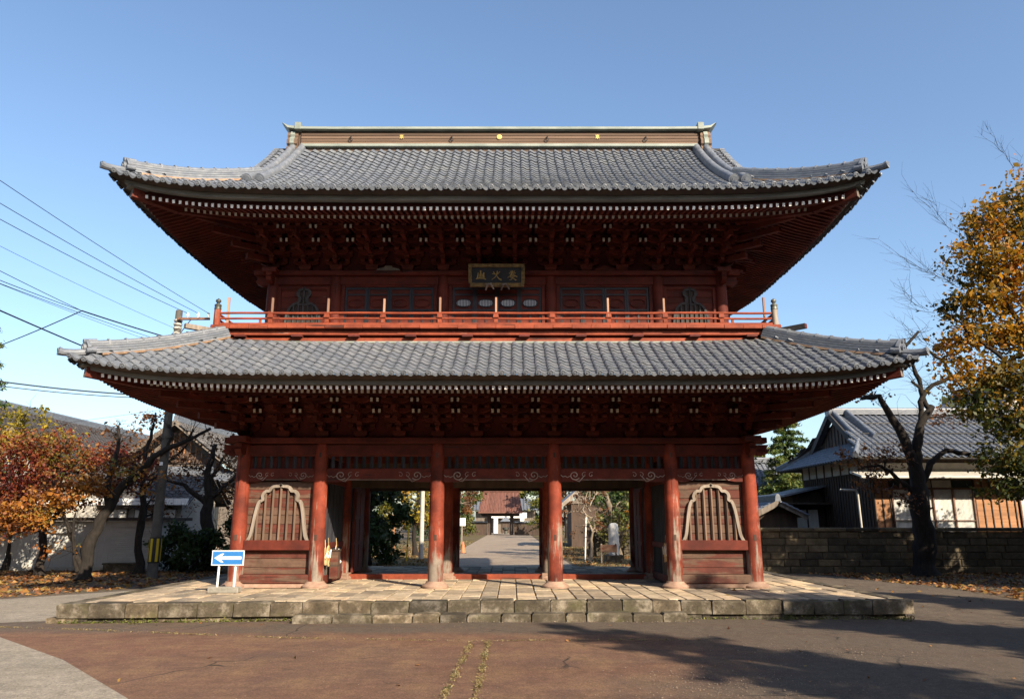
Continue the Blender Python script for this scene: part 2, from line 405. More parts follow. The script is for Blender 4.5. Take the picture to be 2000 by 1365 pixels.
for s, i in ((-1, 0), (1, 4)):
    x0, x1 = CXS[i]+.17, CXS[i+1]-.17; cx = (x0+x1)/2
    wl = part('plank_wall', M['darkwood'], MB().box(x0-.1, x1+.1, .10, .13, .52, 3.02))
    z = .70
    zs = [.70, .86, 1.08, 1.28, 1.50, 1.70, 1.93, 2.15, 2.36, 2.58, 2.80, 3.01]
    for a, b in zip(zs, zs[1:]):
        part('plank', M['plank'], MB().bbox(x0-.06, x1+.06, .045+RND.uniform(0, .012), .098, a+.004, b-.004, .006), wl)
    part('sill_beam', M['plank'], MB().bbox(x0-.06, x1+.06, -.13, .12, .47, .70, .03), wl)
    part('sill_stone', M['footstone'], MB().bbox(x0-.1, x1+.1, -.15, .15, P0, .472, .012), wl)
    part('window_rail', M['redx'], MB().bbox(x0-.02, x1+.02, -.10, .05, 1.285, 1.535, .015), wl)
    op = outline_pts(half_big, cx); ip = off(op, .075)
    ip[0] = (op[0][0]+.085, op[0][1]); ip[-1] = (op[-1][0]-.085, op[-1][1])
    wf = part('bell_window', M['oldwood'], MB().ring(op, ip, -.055, .04), wl)
    for j in range(7):
        x = cx + (j-3)*.193
        h = abs(x-cx); zt = 1.6
        for (h0, z0), (h1, z1) in zip(half_big, half_big[1:]):
            if min(h0, h1) <= h <= max(h0, h1): zt = max(zt, z0 + (z1-z0)*((h-h0)/(h1-h0) if h1 != h0 else 0))
        part('window_bar', M['barwood'], MB().beam((x, .0, 1.535), (x, .0, zt-.05), .052, .052, up=(1, .8, 0)), wl)
# ---- side walls, rear bays and chamber partitions
def plankwall(x0, x1, y0, y1, z0, z1, n):
    al = abs(x1-x0) > abs(y1-y0); mb = MB(); h = (z1-z0)/n
    for k in range(n):
        a, b = z0 + k*h + .003, z0 + (k+1)*h - .003; d = RND.uniform(0, .01)
        if al: mb.box(x0, x1, y0+d, y1-d, a, b)
        else: mb.box(x0+d, x1-d, y0, y1, a, b)
    return mb
for s in (-1, 1):
    for y0, y1 in ((.17, 2.86), (3.2, 5.89)):
        part('side_wall', M['plank'], plankwall(s*6.565-.05, s*6.565+.05, y0, y1, .47, 3.70, 14))
    part('rear_wall', M['plank'], plankwall(*sorted((s*4.72, s*6.39)), 6.0, 6.1, .47, 3.70, 14))
    part('chamber_wall', M['plank'], plankwall(*sorted((s*4.72, s*6.39)), 2.98, 3.08, .47, 3.98, 14))
    part('passage_wall', M['plank'], plankwall(s*4.545-.05, s*4.545+.05, 3.22, 5.88, .47, 3.70, 14))
    # lattice of the guardian chamber towards the passage
    g_ = part('chamber_fence', M['redy'], MB().bbox(s*4.545-.06, s*4.545+.06, .18, 2.85, .42, .62, .01))
    for za, zb in ((1.30, 1.45), (3.0, 3.12)): part('fence_rail', M['redy'], MB().bbox(s*4.545-.05, s*4.545+.05, .18, 2.85, za, zb, .01), g_)
    for j in range(15):
        y = .30 + j*.172
        part('fence_bar', M['darkbar'], MB().box(s*4.545-.03, s*4.545+.03, y-.028, y+.028, .62, 3.0), g_)
    part('fence_board', M['oldwood'], MB().box(s*4.545-.02, s*4.545+.02, .30, 1.5, .62, 1.3), g_)
# ---- middle row: thresholds, lintel, open door leaves
for i in (1, 2, 3):
    x0, x1 = CXS[i]+.19, CXS[i+1]-.19
    part('threshold', M['rail'], MB().bbox(x0, x1, 2.90, 3.14, .345, .51, .015))
    part('lintel', M['darkwood'], MB().bbox(x0-.02, x1+.02, 2.95, 3.11, 2.98, 3.30, .012))  # mid and rear lintels: dark wood stands in for passage shade
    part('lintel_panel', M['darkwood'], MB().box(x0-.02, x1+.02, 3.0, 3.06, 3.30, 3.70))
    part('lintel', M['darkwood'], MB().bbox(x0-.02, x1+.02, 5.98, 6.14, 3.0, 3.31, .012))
    rt = part('transom', M['redx'], MB().bbox(x0-.01, x1+.01, 6.01, 6.11, 3.645, 3.695, .006))
    for j in range(11):
        x = x0 + (x1-x0)*(j+.5)/11
        part('transom_bar', M['darkbar'], MB().box(x-.045, x+.045, 6.02, 6.10, 3.31, 3.65), rt)
for x, w_ in ((-4.30, .05), (-1.70, .05), (-1.33, .05), (1.33, .05), (1.70, .05), (4.30, .05)):
    if abs(x) > 2:       # opened leaf standing against the passage side
        s = 1 if x > 0 else -1; xx = x
        lf = part('door_leaf', M['redy'], MB().bbox(xx-.03, xx+.03, 3.2, 4.55, .53, 2.97, .008))
        for (a, b) in ((.66, 1.32), (1.42, 2.08), (2.18, 2.86)):
            for (c, d) in ((3.3, 3.82), (3.93, 4.45)):
                part('door_panel', M['redz'], MB().bbox(xx-s*.04-.008, xx-s*.04+.008, c, d, a, b, .004), lf)
# stone footings of the middle row
for x in CXS[1:5]:
    part('foot_block', M['footstone'], MB().bbox(x-.24, x+.24, 2.76, 3.25, P0-.02, .545, .02))

# ================================================================== roofs
class Roof:
    def __init__(s, Ex, Ey, z0, L, prof, verge=None, hipR=None):
        s.Ex, s.Ey, s.z0, s.L, s.prof, s.verge, s.hipR = Ex, Ey, z0, L, prof, verge, hipR
    def E(s, side): return s.Ex if side in 'FB' else s.Ey
    def lift(s, c, r): return s.L*math.exp(-max(c, 0)/1.3)*math.exp(-max(r, 0)/1.7)
    def P(s, side, a, r, z=None, dz=0):
        E = s.E(side); c = max(0, E - r - abs(a)); push = .14*math.exp(-c/.8)*math.exp(-r/.6)
        zz = (s.z0 + s.prof(r) if z is None else z) + s.lift(c, r) + dz
        a2 = a + math.copysign(push, a) if abs(a) > .01 else a
        y = -s.Ey + r - push
        if side == 'F': p = (a2, y)
        elif side == 'B': p = (-a2, -y)
        elif side == 'R': p = (s.Ex - r + push, a2)
        else: p = (-(s.Ex - r + push), -a2)
        return Vector((p[0], p[1] + 3.03, zz))
    def strip(s, mb, sides, sec, m=0, n=36):
        'sweep a closed section of (r, z) round the eaves'
        for sd in sides:
            E = s.E(sd); k = len(sec); vs = []
            for i in range(n+1):
                u = -1 + 2*i/n; u = math.copysign(abs(u)**.75, u)
                for r, z in sec: vs.append(s.P(sd, u*(E-r), r, z))
            fs = []
            for i in range(n):
                for j in range(k):
                    fs.append((i*k+j, (i+1)*k+j, (i+1)*k+(j+1) % k, i*k+(j+1) % k))
            mb.add(vs, fs, m)
        return mb
    def frame(s, side, a, r, e):
        d = .05
        x = s.P(side, a+d, r) - s.P(side, a-d, r); u = s.P(side, a, r+e) - s.P(side, a, r)
        x.normalize(); n = x.cross(u).normalized(); u = n.cross(x)
        Mx = Matrix((x, u, n)).transposed().to_4x4(); Mx.translation = s.P(side, a, r); return Mx
TW, TE = .272, .232
def tile_mb(eave=False):
    mb = MB(); w = TW*1.03
    pr = [(-w*.5 + w*u, z) for u, z in ((0, -.012), (.045, .022), (.12, .042), (.22, .052), (.33, .046), (.46, .024), (.60, .001), (.74, -.014), (.88, -.014), (1.0, -.004))]
    n = len(pr); l = TE*1.22; vs = []
    fz = .034
    for x, z in pr: vs.append((x, -.012, z + fz))
    for x, z in pr: vs.append((x, l, z + .002))
    for x, z in pr: vs.append((x, -.012, z + fz - (.017 if not eave else .045)))
    fs = []
    for i in range(n-1): fs += [(i, i+1, n+i+1, n+i), (2*n+i, 2*n+i+1, i+1, i)]
    mb.add(vs, fs)
    if eave:
        cx = -w*.5 + .060
        mb.lathe((cx, -.012, fz+.01), [(.066, 0), (.066, .035), (.052, .042), (.05, .034)], 12, axis='y')
        mb.lathe((cx, -.046, fz+.01), [(.022, 0), (.022, .012)], 8, axis='y')
        hi = [(x, z+fz-.005) for x, z in pr[4:]]
        lo = [(x, z-.065*math.sin(math.pi*min(1, max(.12, (i+.6)/(len(hi)))))) for i, (x, z) in enumerate(hi)]
        mb.prism(hi + lo[::-1], -.034, -.012)
    return mb
t_mb, e_mb = tile_mb(), tile_mb(True)
def tile_roof(rf, parent, R_front, limit, n_single=0):
    me_t = t_mb.mesh('roof_tile', M['tile'], 35); me_e = e_mb.mesh('eave_tile', M['tile'], 35)
    rest_t, rest_e, single = [], [], []
    for sd in 'FBLR':
        E = rf.E(sd); Rm = R_front if sd in 'FB' else limit['side']
        nc = int((E-.10)/TW)
        for j in range(int(Rm/TE)):
            r = j*TE - .03
            lim = E - max(r, 0) - .05
            if sd in 'FB' and rf.verge: lim = max(lim, rf.verge - .1)
            for i in range(-nc, nc+1):
                a = i*TW
                if abs(a) > lim: continue
                Mx = rf.frame(sd, a, r, TE)
                Mx = Mx @ Matrix.Rotation(RND.gauss(0, .012), 4, 'Z') @ Matrix.Translation((RND.gauss(0, .003), RND.gauss(0, .006), RND.gauss(0, .002)))
                if sd == 'F' and len(single) < n_single: single.append((j, Mx))
                elif j == 0: rest_e.append(Mx)
                else: rest_t.append(Mx)
    for j, Mx in single: inst('eave_tile' if j == 0 else 'roof_tile', me_e if j == 0 else me_t, parent, Mx)
    o = joined('roof_tiles', [(t_mb, rest_t)], M['tile'], parent, 35); tag(o, kind='stuff')
    if rest_e:
        o = joined('eave_tiles', [(e_mb, rest_e)], M['tile'], parent, 35); tag(o, kind='stuff')
low = Roof(9.42, 6.25, 5.225, .40, lambda r: (1.33/2.45)*r*(.86 + .14*max(r, 0)/2.45))
up_ = Roof(9.2, 5.95, 9.83, .45, lambda r: 4.22*(.575*(r/5.95) + .425*(r/5.95)**2 if r > 0 else .575*r/5.95), verge=7.3)
def deck(rf, mb, Rm, side_R):
    for sd in 'FBLR':
        E = rf.E(sd); Rr = Rm if sd in 'FB' else side_R; nr = 14; nA = 40; vs = []
        for j in range(nr+1):
            r = Rr*j/nr; lim = E - r
            if sd in 'FB' and rf.verge: lim = max(lim, rf.verge)
            for i in range(nA+1):
                u = -1 + 2*i/nA; vs.append(rf.P(sd, u*lim, r, dz=-.015))
        fs = [(j*(nA+1)+i, j*(nA+1)+i+1, (j+1)*(nA+1)+i+1, (j+1)*(nA+1)+i) for j in range(nr) for i in range(nA)]
        mb.add(vs, fs)
    return mb
lroof = part('lower_roof', M['tilebed'], deck(low, MB(), 2.47, 2.47))
uroof = part('upper_roof', M['tilebed'], deck(up_, MB(), 5.95, 2.75))
tile_roof(low, lroof, 2.47, {'side': 2.47}, 300)
tile_roof(up_, uroof, 5.90, {'side': 2.7}, 0)

def eaves(rf, parent, zt, zend, zbase, zwall, rbase, rwall, sp, dz, r0):
    'layered eave boards, boarded soffit and two rows of rafters; z values are at mid span'
    part('eave_board', M['darkwood'], rf.strip(MB(), 'FBLR', [(.06, zt+.015+dz*.3), (.19, zt-.10+dz), (.40, zt-.09+dz), (.40, zt+.06+dz)]), parent)
    part('eave_fascia', M['greyboard'], rf.strip(MB(), 'FBLR', [(.235, zt-.105+dz), (.25, zt-.205+dz), (.45, zt-.195+dz), (.45, zt-.10+dz)]), parent)
    part('eave_beam', M['redx'], rf.strip(MB(), 'FBLR', [(r0+.1, zend+.13), (r0+.1, zend+.048), (r0+.24, zend+.065), (r0+.24, zend+.16)]), parent)
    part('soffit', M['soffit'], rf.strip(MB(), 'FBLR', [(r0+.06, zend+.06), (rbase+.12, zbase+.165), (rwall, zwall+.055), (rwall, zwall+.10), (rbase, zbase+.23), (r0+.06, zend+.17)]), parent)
    part('rafter_beam', M['redx'], rf.strip(MB(), 'FBLR', [(rbase-.02, zbase+.042), (rbase-.02, zbase+.07), (rbase+.10, zbase+.085), (rbase+.10, zbase+.055)]), parent)
    back = MB()
    for sd in 'FBLR':
        E = rf.E(sd)
        n = int((E-r0-.17)/sp)
        for i in range(-n, n+1):
            a = i*sp
            r1 = min(rbase+.1, E-abs(a)-.04)
            if r1 > r0 + .08:
                p0 = rf.P(sd, a, r0, zend); p1 = rf.P(sd, a, r1, zend + (zbase+.115-zend)*(r1-r0)/(rbase+.1-r0))
                if sd == 'F': part('rafter', [M['redy'], M['white']], MB().beam(p0, p1, .068, .085, 0, 1), parent)
                else: back.beam(p0, p1, .068, .085, 0, 1)
            r2 = min(rwall, E-abs(a)-.04)
            if r2 > rbase+.1:
                back.beam(rf.P(sd, a, rbase, zbase), rf.P(sd, a, r2, zbase + (zwall-zbase)*(r2-rbase)/(rwall-rbase)), .066, .08, 0, 2)
    o = part('rafters', [M['redy'], M['white'], M['white2']], back, parent); tag(o, kind='stuff')
    for s in (-1, 1):          # hip rafters with copper-capped ends
        for sy in 'FB':
            E = rf.E(sy)
            q0 = rf.P(sy, s*(E-r0+.06), r0-.06, zend-.01); q1 = rf.P(sy, s*(E-rbase), rbase, zbase-.02); q2 = rf.P(sy, s*(E-rwall), rwall, zwall-.05)
            h = part('hip_rafter', [M['redx'], M['oldwood']], MB().beam(q0, q1, .17, .22, 0, 1).beam(q1, q2, .17, .22), parent)
            d = (q0-q1).normalized()
            part('rafter_cap', M['greyboard'], MB().beam(q0 + d*.10 + Vector((0, 0, .135)), q0 - d*.7 + Vector((0, 0, .14)), .27, .045), parent)
M['white2'] = simple('dull_white_end', (.36, .33, .28), (.58, .54, .48), 30, .85, var=.2)  # duller white for the inner rafter row and strut ends
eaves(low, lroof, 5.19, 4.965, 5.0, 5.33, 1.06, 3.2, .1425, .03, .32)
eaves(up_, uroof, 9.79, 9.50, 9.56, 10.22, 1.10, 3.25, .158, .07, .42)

# ---- corner ridges
def hip_sec(h, w):
    s_ = []; n = 4
    for i in range(n):
        z0, z1 = h*i/n, h*(i+.8)/n; ww = w*(1-.07*i)
        s_ += [(ww*.5, z0), (ww*.5, z1), (ww*.5-.03, z1+.003)]
    top = [(w*.33*math.cos(t), h + w*.30*math.sin(t)) for t in [k*math.pi/6 for k in range(7)]]
    return s_ + top + [(-a, b) for a, b in s_[::-1]]
def corner_ridge(rf, parent, s, sy, c0, c1, h, w):
    E = rf.E(sy); path = [rf.P(sy, s*(E-r), r, dz=.02) for r in [c0 + (c1-c0)*i/14 for i in range(15)]]
    rg = part('corner_ridge', M['tile'], MB().sweep(path, hip_sec(h, w)), parent, 30)
    part('ridge_bed', M['mortar'], MB().sweep([p - Vector((0, 0, .05)) for p in path[1:]], [(w*.51, 0), (w*.51, .05), (-w*.51, .05), (-w*.51, 0)]), parent)
    L_ = sum((path[i+1]-path[i]).length for i in range(14)); n = int(L_/.34)
    mb = MB()
    for k in range(1, n):
        t = k/n*14; i = min(13, int(t)); p = path[i].lerp(path[i+1], t-i); d = (path[i+1]-path[i]).normalized()
        q = p + Vector((0, 0, h + w*.06))
        mb.tube([q - d*.02, q + d*.02], w*.37, 8)
    tag(part('ridge_joint', M['tile'], mb, parent, 30), kind='stuff')
    d = (path[0]-path[1]).normalized(); c = path[0] + d*.02 + Vector((0, 0, h*.62))
    x = d.cross(Vector((0, 0, 1))).normalized(); u = x.cross(d)
    om = MB()      # end block: scalloped plate with a boss
    pl = []
    for k in range(20):
        a = 2*math.pi*k/20; r_ = h*.80*(1 + .10*math.cos(4*a)); pl.append((r_*math.cos(a)*.95, r_*math.sin(a)))
    vs = [c + x*a + u*b for a, b in pl] + [c + d*.07 + x*a + u*b for a, b in pl]; n = 20
    om.add(vs, [tuple(range(n))[::-1], tuple(range(n, 2*n))] + [(i, (i+1) % n, (i+1) % n+n, i+n) for i in range(n)])
    om.tube([c + d*.06, c + d*.13], h*.42, 12); om.tube([c + d*.12, c + d*.15], h*.2, 8)
    om.tube([c + u*h*.62 - d*.18, c + u*h*.62 + d*.10], h*.26, 10)
    for q in (-1, 1): om.tube([c + x*q*h*.7 - u*h*.35 - d*.10, c + x*q*h*.7 - u*h*.35 + d*.10], h*.24, 10)
    part('ridge_end_tile', M['tile'], om, parent, 35)
    t0 = rf.P(sy, s*E, 0, dz=.03) 
    path2 = [rf.P(sy, s*(E-c0), c0, dz=.06), rf.P(sy, s*(E-.1), .1, dz=.05), t0 + d*.05 + Vector((0, 0, .03)), t0 + d*.15 + Vector((0, 0, .065))]
    part('corner_tile', M['tile'], MB().tube(path2, [.09, .085, .085, .10], 10).tube([path2[-1], path2[-1] + d*.012], [.075, .07], 10), parent, 35)
for s in (-1, 1):
    for sy in 'FB':
        corner_ridge(low, lroof, s, sy, .28, 2.46, .235, .27)
        corner_ridge(up_, uroof, s, sy, .28, 2.62, .25, .28)
# ---- descending ridges, gable verges, main ridge
for s in (-1, 1):
    for sd in 'FB':
        for xx, r0 in ((6.47, 2.12), (6.78, 2.02)):
            a = s*xx if sd == 'F' else -s*xx
            path = [up_.P(sd, a, r0 + (5.85-r0)*i/16, dz=.05) for i in range(17)]
            part('descending_ridge', M['tile'], MB().sweep(path, [(.12, -.04), (.115, .08)] + [(.11*math.cos(t), .08+.10*math.sin(t)) for t in [k*math.pi/6 for k in range(1, 6)]] + [(-.115, .08), (-.12, -.04)]), uroof, 35)
            c = path[0] + Vector((0, 0, .06)); d = (path[0]-path[1]).normalized()
            part('ridge_end_tile', M['tile'], MB().tube([c - d*.02, c + d*.05], .145, 14).tube([c + d*.045, c + d*.06], [.11, .10], 14).tube([c + d*.05, c + d*.075], .05, 8), uroof, 35)
        path = [up_.P(sd, (s if sd == 'F' else -s)*7.33, 2.1 + (5.88-2.1)*i/12, dz=-.02) for i in range(13)]
        vb = MB()
        for i in range(26):
            t = i/26*12; k = int(t); p = path[k].lerp(path[k+1], t-k); q = path[min(12, k+1)]; d = (path[k+1]-path[k]).normalized()
            vb.tube([p - Vector((s*.10, 0, -.05)), p + Vector((s*.06, 0, .045))], .06, 8)
        tag(part('verge_tiles', M['tile'], vb, uroof, 35), kind='stuff')
        part('bargeboard', M['darkred'], MB().sweep([p + Vector((-s*.1, 0, -.02)) for p in path], [(.03, -.30), (.03, 0), (-.03, 0), (-.03, -.30)]), uroof)
    gp = [(up_.P('F', 6.2, 2.75 + 3.2*i/8)) for i in range(9)]
    poly = [(p.y, p.z-.1) for p in gp] + [(6.06-p.y, p.z-.1) for p in gp[::-1][1:]]
    part('gable_panel', M['darkwood'], MB().prism(poly, s*6.45-.03, s*6.45+.03, 0, 'x'), uroof)
ridge = part('main_ridge', M['darkwood'], MB().box(-6.6, 6.6, 2.82, 3.24, 13.610, 14.570), uroof)
for k in range(4):
    z = 14.065 + k*.098
    for sy in (-1, 1): part('ridge_board', M['ridgewood'], MB().bbox(-6.52, 6.52, *sorted((3.03+sy*.205, 3.03+sy*(.262+.006*k))), z, z+.092, .008), ridge)
for sy in (-1, 1): part('ridge_flashing', M['copper'], MB().bbox(-6.50, 6.50, *sorted((3.03+sy*.2, 3.03+sy*.33)), 13.960, 14.060, .012), ridge)
secc = []
cap_path = [(-7.22, 14.810), (-6.95, 14.710), (-6.6, 14.665), (-5.5, 14.655), (5.5, 14.655), (6.6, 14.665), (6.95, 14.710), (7.22, 14.810)]
mb = MB(); vs = []
for i, (x, z) in enumerate(cap_path):
    cut = .17 if i in (0, len(cap_path)-1) else 0; sx = -1 if i == 0 else 1
    for y_, dz, inx in ((-.40, -.11, cut), (-.40, -.03, cut*.5), (-.12, .075, 0), (.12, .075, 0), (.40, -.03, cut*.5), (.40, -.11, cut)): vs.append((x - sx*inx, 3.03+y_, z+dz))
fs = [(i*6+j, (i+1)*6+j, (i+1)*6+(j+1) % 6, i*6+(j+1) % 6) for i in range(len(cap_path)-1) for j in range(6)] + [tuple(range(6)), tuple(range(42, 48))[::-1]]
mb.add(vs, fs); part('ridge_cap', M['copper'], mb, ridge)
for s in (-1, 1):
    pl = []      # scalloped end board, seen on the slant
    for z, h in ((13.710, .20), (13.770, .34), (13.890, .37), (13.990, .30), (14.050, .36), (14.190, .36), (14.290, .28), (14.360, .31), (14.490, .26), (14.590, .12)): pl.append((h, z))
    poly = [(3.03-h, z) for h, z in pl] + [(3.03+h, z) for h, z in pl[::-1]]
    part('ridge_end_board', M['ridgewood'], MB().prism(poly, s*6.62, s*6.96, 0, 'x'), ridge)
    part('end_board_rim', M['copper'], MB().prism([(3.03+(y_-3.03)*1.10, 14.110+(z-14.110)*1.06) for y_, z in poly], s*6.72, s*6.86, 0, 'x'), ridge)
    part('ridge_cap_band', M['copper'], MB().bbox(*sorted((s*6.52, s*6.72)), 2.60, 3.46, 14.530, 14.780, .01), ridge)
# crests and rings on the ridge
em = MB(); em.lathe((0, 2.752, 14.310), [(.085, 0), (.085, .02), (.07, .026)], 20, axis='y')
for k in range(3): em.lathe((.035*math.cos(k*2.1), 2.726, 14.310+.035*math.sin(k*2.1)), [(.02, 0), (.016, .01)], 8, axis='y')
part('gold_crest', M['gold'], em, ridge)
for cx in (-3.21, 3.23):
    g = MB()
    g.box(cx-.012, cx+.012, 2.725, 2.75, 14.240, 14.385); g.box(cx-.065, cx+.065, 2.725, 2.748, 14.315, 14.335)
    for q in (-1, 1):
        g.beam((cx+q*.015, 2.737, 14.310), (cx+q*.06, 2.737, 14.250), .022, .02); g.beam((cx+q*.02, 2.737, 14.340), (cx+q*.055, 2.737, 14.380), .022, .02)
    part('gold_crest', M['gold'], g, ridge)
for cx in (-4.88, -1.57, 1.56, 4.80):
    part('ring_bolt', M['blackframe'], MB().tube([(cx + .055*math.cos(a), 2.71 - .02*math.sin(a), 14.210 + .06*math.sin(a)) for a in [k*math.pi/6 for k in range(13)]], .012, 5)
         .tube([(cx, 2.74, 14.270), (cx+.02, 2.68, 14.310)], .018, 6), ridge)

# ================================================================== bracket sets
def bracket_parts():
    'local frame: wall face at y=0, outward -y, z from the wall plate'
    bl = MB(); out = {}
    def masu(x, y, z, w=.15, h=.09):
        nonlocal bl
        bl.add([(x-w*.32, y-w*.32, z), (x+w*.32, y-w*.32, z), (x+w*.32, y+w*.32, z), (x-w*.32, y+w*.32, z),
                (x-w*.5, y-w*.5, z+h*.5), (x+w*.5, y-w*.5, z+h*.5), (x+w*.5, y+w*.5, z+h*.5), (x-w*.5, y+w*.5, z+h*.5),
                (x-w*.5, y-w*.5, z+h), (x+w*.5, y-w*.5, z+h), (x+w*.5, y+w*.5, z+h), (x-w*.5, y+w*.5, z+h)],
               [(3,2,1,0),(0,1,5,4),(1,2,6,5),(2,3,7,6),(3,0,4,7),(4,5,9,8),(5,6,10,9),(6,7,11,10),(7,4,8,11),(8,9,10,11)])
    masu(0, 0, 0, .34, .17)
    base = bl; bl = MB()
    arms = []
    def xarm(y, z, L_, t=.1, h=.11):
        mb = MB(); mb.prism([(-L_/2, z+h), (-L_/2, z+h*.55), (-L_/2+.08, z+.02), (-L_/2+.16, z), (L_/2-.16, z), (L_/2-.08, z+.02), (L_/2, z+h*.55), (L_/2, z+h)], y-t/2, y+t/2); arms.append(mb)
        for q in (-1, 0, 1): masu(q*(L_/2-.075), y, z+h)
    def yarm(y1, z, t=.1, h=.11):
        mb = MB(); mb.prism([(.12, z+h), (y1, z+h), (y1, z+h*.5), (y1+.07, z+.02), (y1+.15, z), (.12, z)], -t/2, t/2, 0, 'x'); arms.append(mb)
        masu(0, y1+.075, z+h)
    xarm(0, .17, .72); yarm(-.40, .17)
    xarm(0, .37, .86); xarm(-.33, .37, .72); yarm(-.73, .37)
    xarm(-.33, .57, .86); xarm(-.66, .57, .72); yarm(-1.06, .57)
    xarm(-.66, .77, .86); xarm(-.99, .77, .72)
    tails = []
    for (ya, za, yb, zb) in ((0, .47, -.92, .40), (0, .72, -1.28, .62)):
        mb = MB(); mb.beam((0, yb, zb), (0, ya, za), .095, .12); mb.beam((0, yb-.05, zb-.012), (0, yb+.03, zb), .115, .14); tails.append(mb)
    return base, bl, arms, tails
base_b, bl, arms, tails = bracket_parts()
bs_me = base_b.mesh('bracket_set', M['redx']); bl_me = bl.mesh('bearing_blocks', M['redx']); arm_me = [a.mesh('bracket_arm', M['redx']) for a in arms]; tail_me = [a.mesh('tail_beam', M['redy']) for a in tails]
def bracket(Mx, scale):
    Ms = Mx @ Matrix.Scale(scale, 4, (0, 0, 1))
    b = inst('bracket_set', bs_me, gate, Ms)
    c = link(bpy.data.objects.new('bearing_blocks', bl_me)); c.parent = b; tag(c, kind='stuff')
    for ms, nm in ((arm_me, 'bracket_arm'), (tail_me, 'tail_beam')):
        for me in ms:
            c = link(bpy.data.objects.new(nm, me)); c.parent = b
    return b
T = Matrix.Translation
rest_b = []
for (xs, y0, y1, z, sc) in ((CXS, 0, 6.06, 4.13, 1.02), (UXS, .30, 5.76, 8.80, 1.12)):
    X = []
    for i in range(5):
        nb = 3 if i in (1, 2, 3) else 2
        X += [xs[i] + (xs[i+1]-xs[i])*k/nb for k in range(nb)]
    X.append(xs[-1])
    for x in X:
        bracket(T((x, y0, z)), sc); rest_b.append(T((x, y1, z)) @ Matrix.Rotation(math.pi, 4, 'Z') @ Matrix.Scale(sc, 4, (0, 0, 1)))
    for s in (-1, 1):
        for k in range(1, 6):
            Mx = T((s*xs[-1], y0 + (y1-y0)*k/6, z)) @ Matrix.Rotation(s*math.pi/2, 4, 'Z')
            if k < 4: bracket(Mx, sc)
            else: rest_b.append(Mx @ Matrix.Scale(sc, 4, (0, 0, 1)))
        bracket(T((s*xs[-1], y0, z)) @ Matrix.Rotation(s*math.pi/2, 4, 'Z'), sc)
        dg = Vector((s, -1, 0)).normalized()
        for k, (l, h) in enumerate(((.85, .30), (1.30, .52), (1.85, .74), (2.3, .95))):
            c = Vector((s*xs[-1], y0, z + h*sc))
            part('corner_tail_beam', M['redx'], MB().beam(c + dg*l - Vector((0, 0, .05)), c, .13, .15))
    # wall behind the brackets, purlins
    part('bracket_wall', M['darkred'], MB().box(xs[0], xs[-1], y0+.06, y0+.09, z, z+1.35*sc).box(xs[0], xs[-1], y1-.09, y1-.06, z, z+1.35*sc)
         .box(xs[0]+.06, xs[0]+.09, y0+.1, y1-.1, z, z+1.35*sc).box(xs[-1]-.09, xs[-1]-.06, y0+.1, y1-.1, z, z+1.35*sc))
    for yy, zz, ex in ((-.99, .97, 1.3), (-.66, .97, .9), (-.33, .77, .5), (0, .57, .2)):
        if zz*sc + z > (5.10 if z < 6 else 99): zz = .935
        for sgn, yb in ((1, y0), (-1, y1)):
            part('purlin', M['redx'], MB().box(xs[0]-ex, xs[-1]+ex, yb+sgn*yy-.05, yb+sgn*yy+.05, z+zz*sc, z+zz*sc+.10))
        for s in (-1, 1):
            part('purlin', M['redy'], MB().box(s*(xs[-1]-yy)-.05, s*(xs[-1]-yy)+.05, y0-ex, y1+ex, z+zz*sc+.003, z+zz*sc+.103))
    # white tipped strut pairs between the sets
    for a, b in zip(X, X[1:]):
        xm = (a+b)/2
        if b-a < .8: pass
        for yy, zz in ((-.78, .60), (-1.12, .83)):
            for q in (-.075, .075):
                part('strut_end', [M['redy'], M['white2']], MB().beam((xm+q, y0+yy, z+zz*sc), (xm+q, y0-.1, z+(zz+.16)*sc), .062, .10, 0, 1))
o = joined('bracket_sets', [(base_b, rest_b), (bl, rest_b)] + [(a, rest_b) for a in arms + tails], M['redx'], gate); tag(o, kind='stuff')
# frog-leg struts above the wall plates
for x in (-3.03, 0, 3.03):
    part('frog_leg_strut', M['oldwood' if x == -3.03 else 'redx'], MB().prism([(x-.34, 8.80), (x-.30, 8.86), (x-.12, 8.90), (x-.09, 8.95), (x+.09, 8.95), (x+.12, 8.90), (x+.30, 8.86), (x+.34, 8.80)], .15, .25))

# ================================================================== upper storey and balcony
uc = MB().lathe((0, 0, 0), [(.165, 0), (.168, .8), (.16, 1.6), (.14, 1.66)], 18).mesh('upper_column', M['redz'], 35)
for x in UXS:
    for y in (.30, 5.76): inst('upper_column', uc, gate, T((x, y, 7.0)) @ Matrix.Rotation(RND.random()*6, 4, 'Z'))
for y in (.30, 5.76):
    part('wall_plate', M['redx'], MB().bbox(-6.75, 6.75, y-.19, y+.19, 8.67, 8.80, .012))
    part('head_beam', M['redx'], MB().bbox(-6.24, 6.24, y-.075, y+.075, 8.42, 8.665, .012))
for s in (-1, 1):
    part('wall_plate', M['redy'], MB().bbox(s*6.24-.19, s*6.24+.19, -.2, 6.26, 8.673, 8.803, .012))
    part('side_wall', M['redy'], plankwall(s*6.24-.04, s*6.24+.04, .45, 5.6, 7.0, 8.67, 8))
    for ax in (0, 1):
        mb = MB(); prof = [(0, 8.42), (.2, 8.38), (.32, 8.44), (.37, 8.52), (.32, 8.58), (.37, 8.66), (0, 8.66)]
        if ax == 0: mb.prism([(s*(6.36+a), z) for a, z in prof], .23, .37, 0, 'y')
        else: mb.prism([(.18-a, z) for a, z in prof], s*6.24-.07, s*6.24+.07, 0, 'x')
        part('beam_nose', M['redx'], mb)
part('rear_wall', M['redx'], plankwall(-6.2, 6.2, 5.72, 5.80, 7.0, 8.42, 8))
part('floor_deck', M['darkwood'], MB().box(-6.2, 6.2, .35, 5.7, 6.98, 7.02))
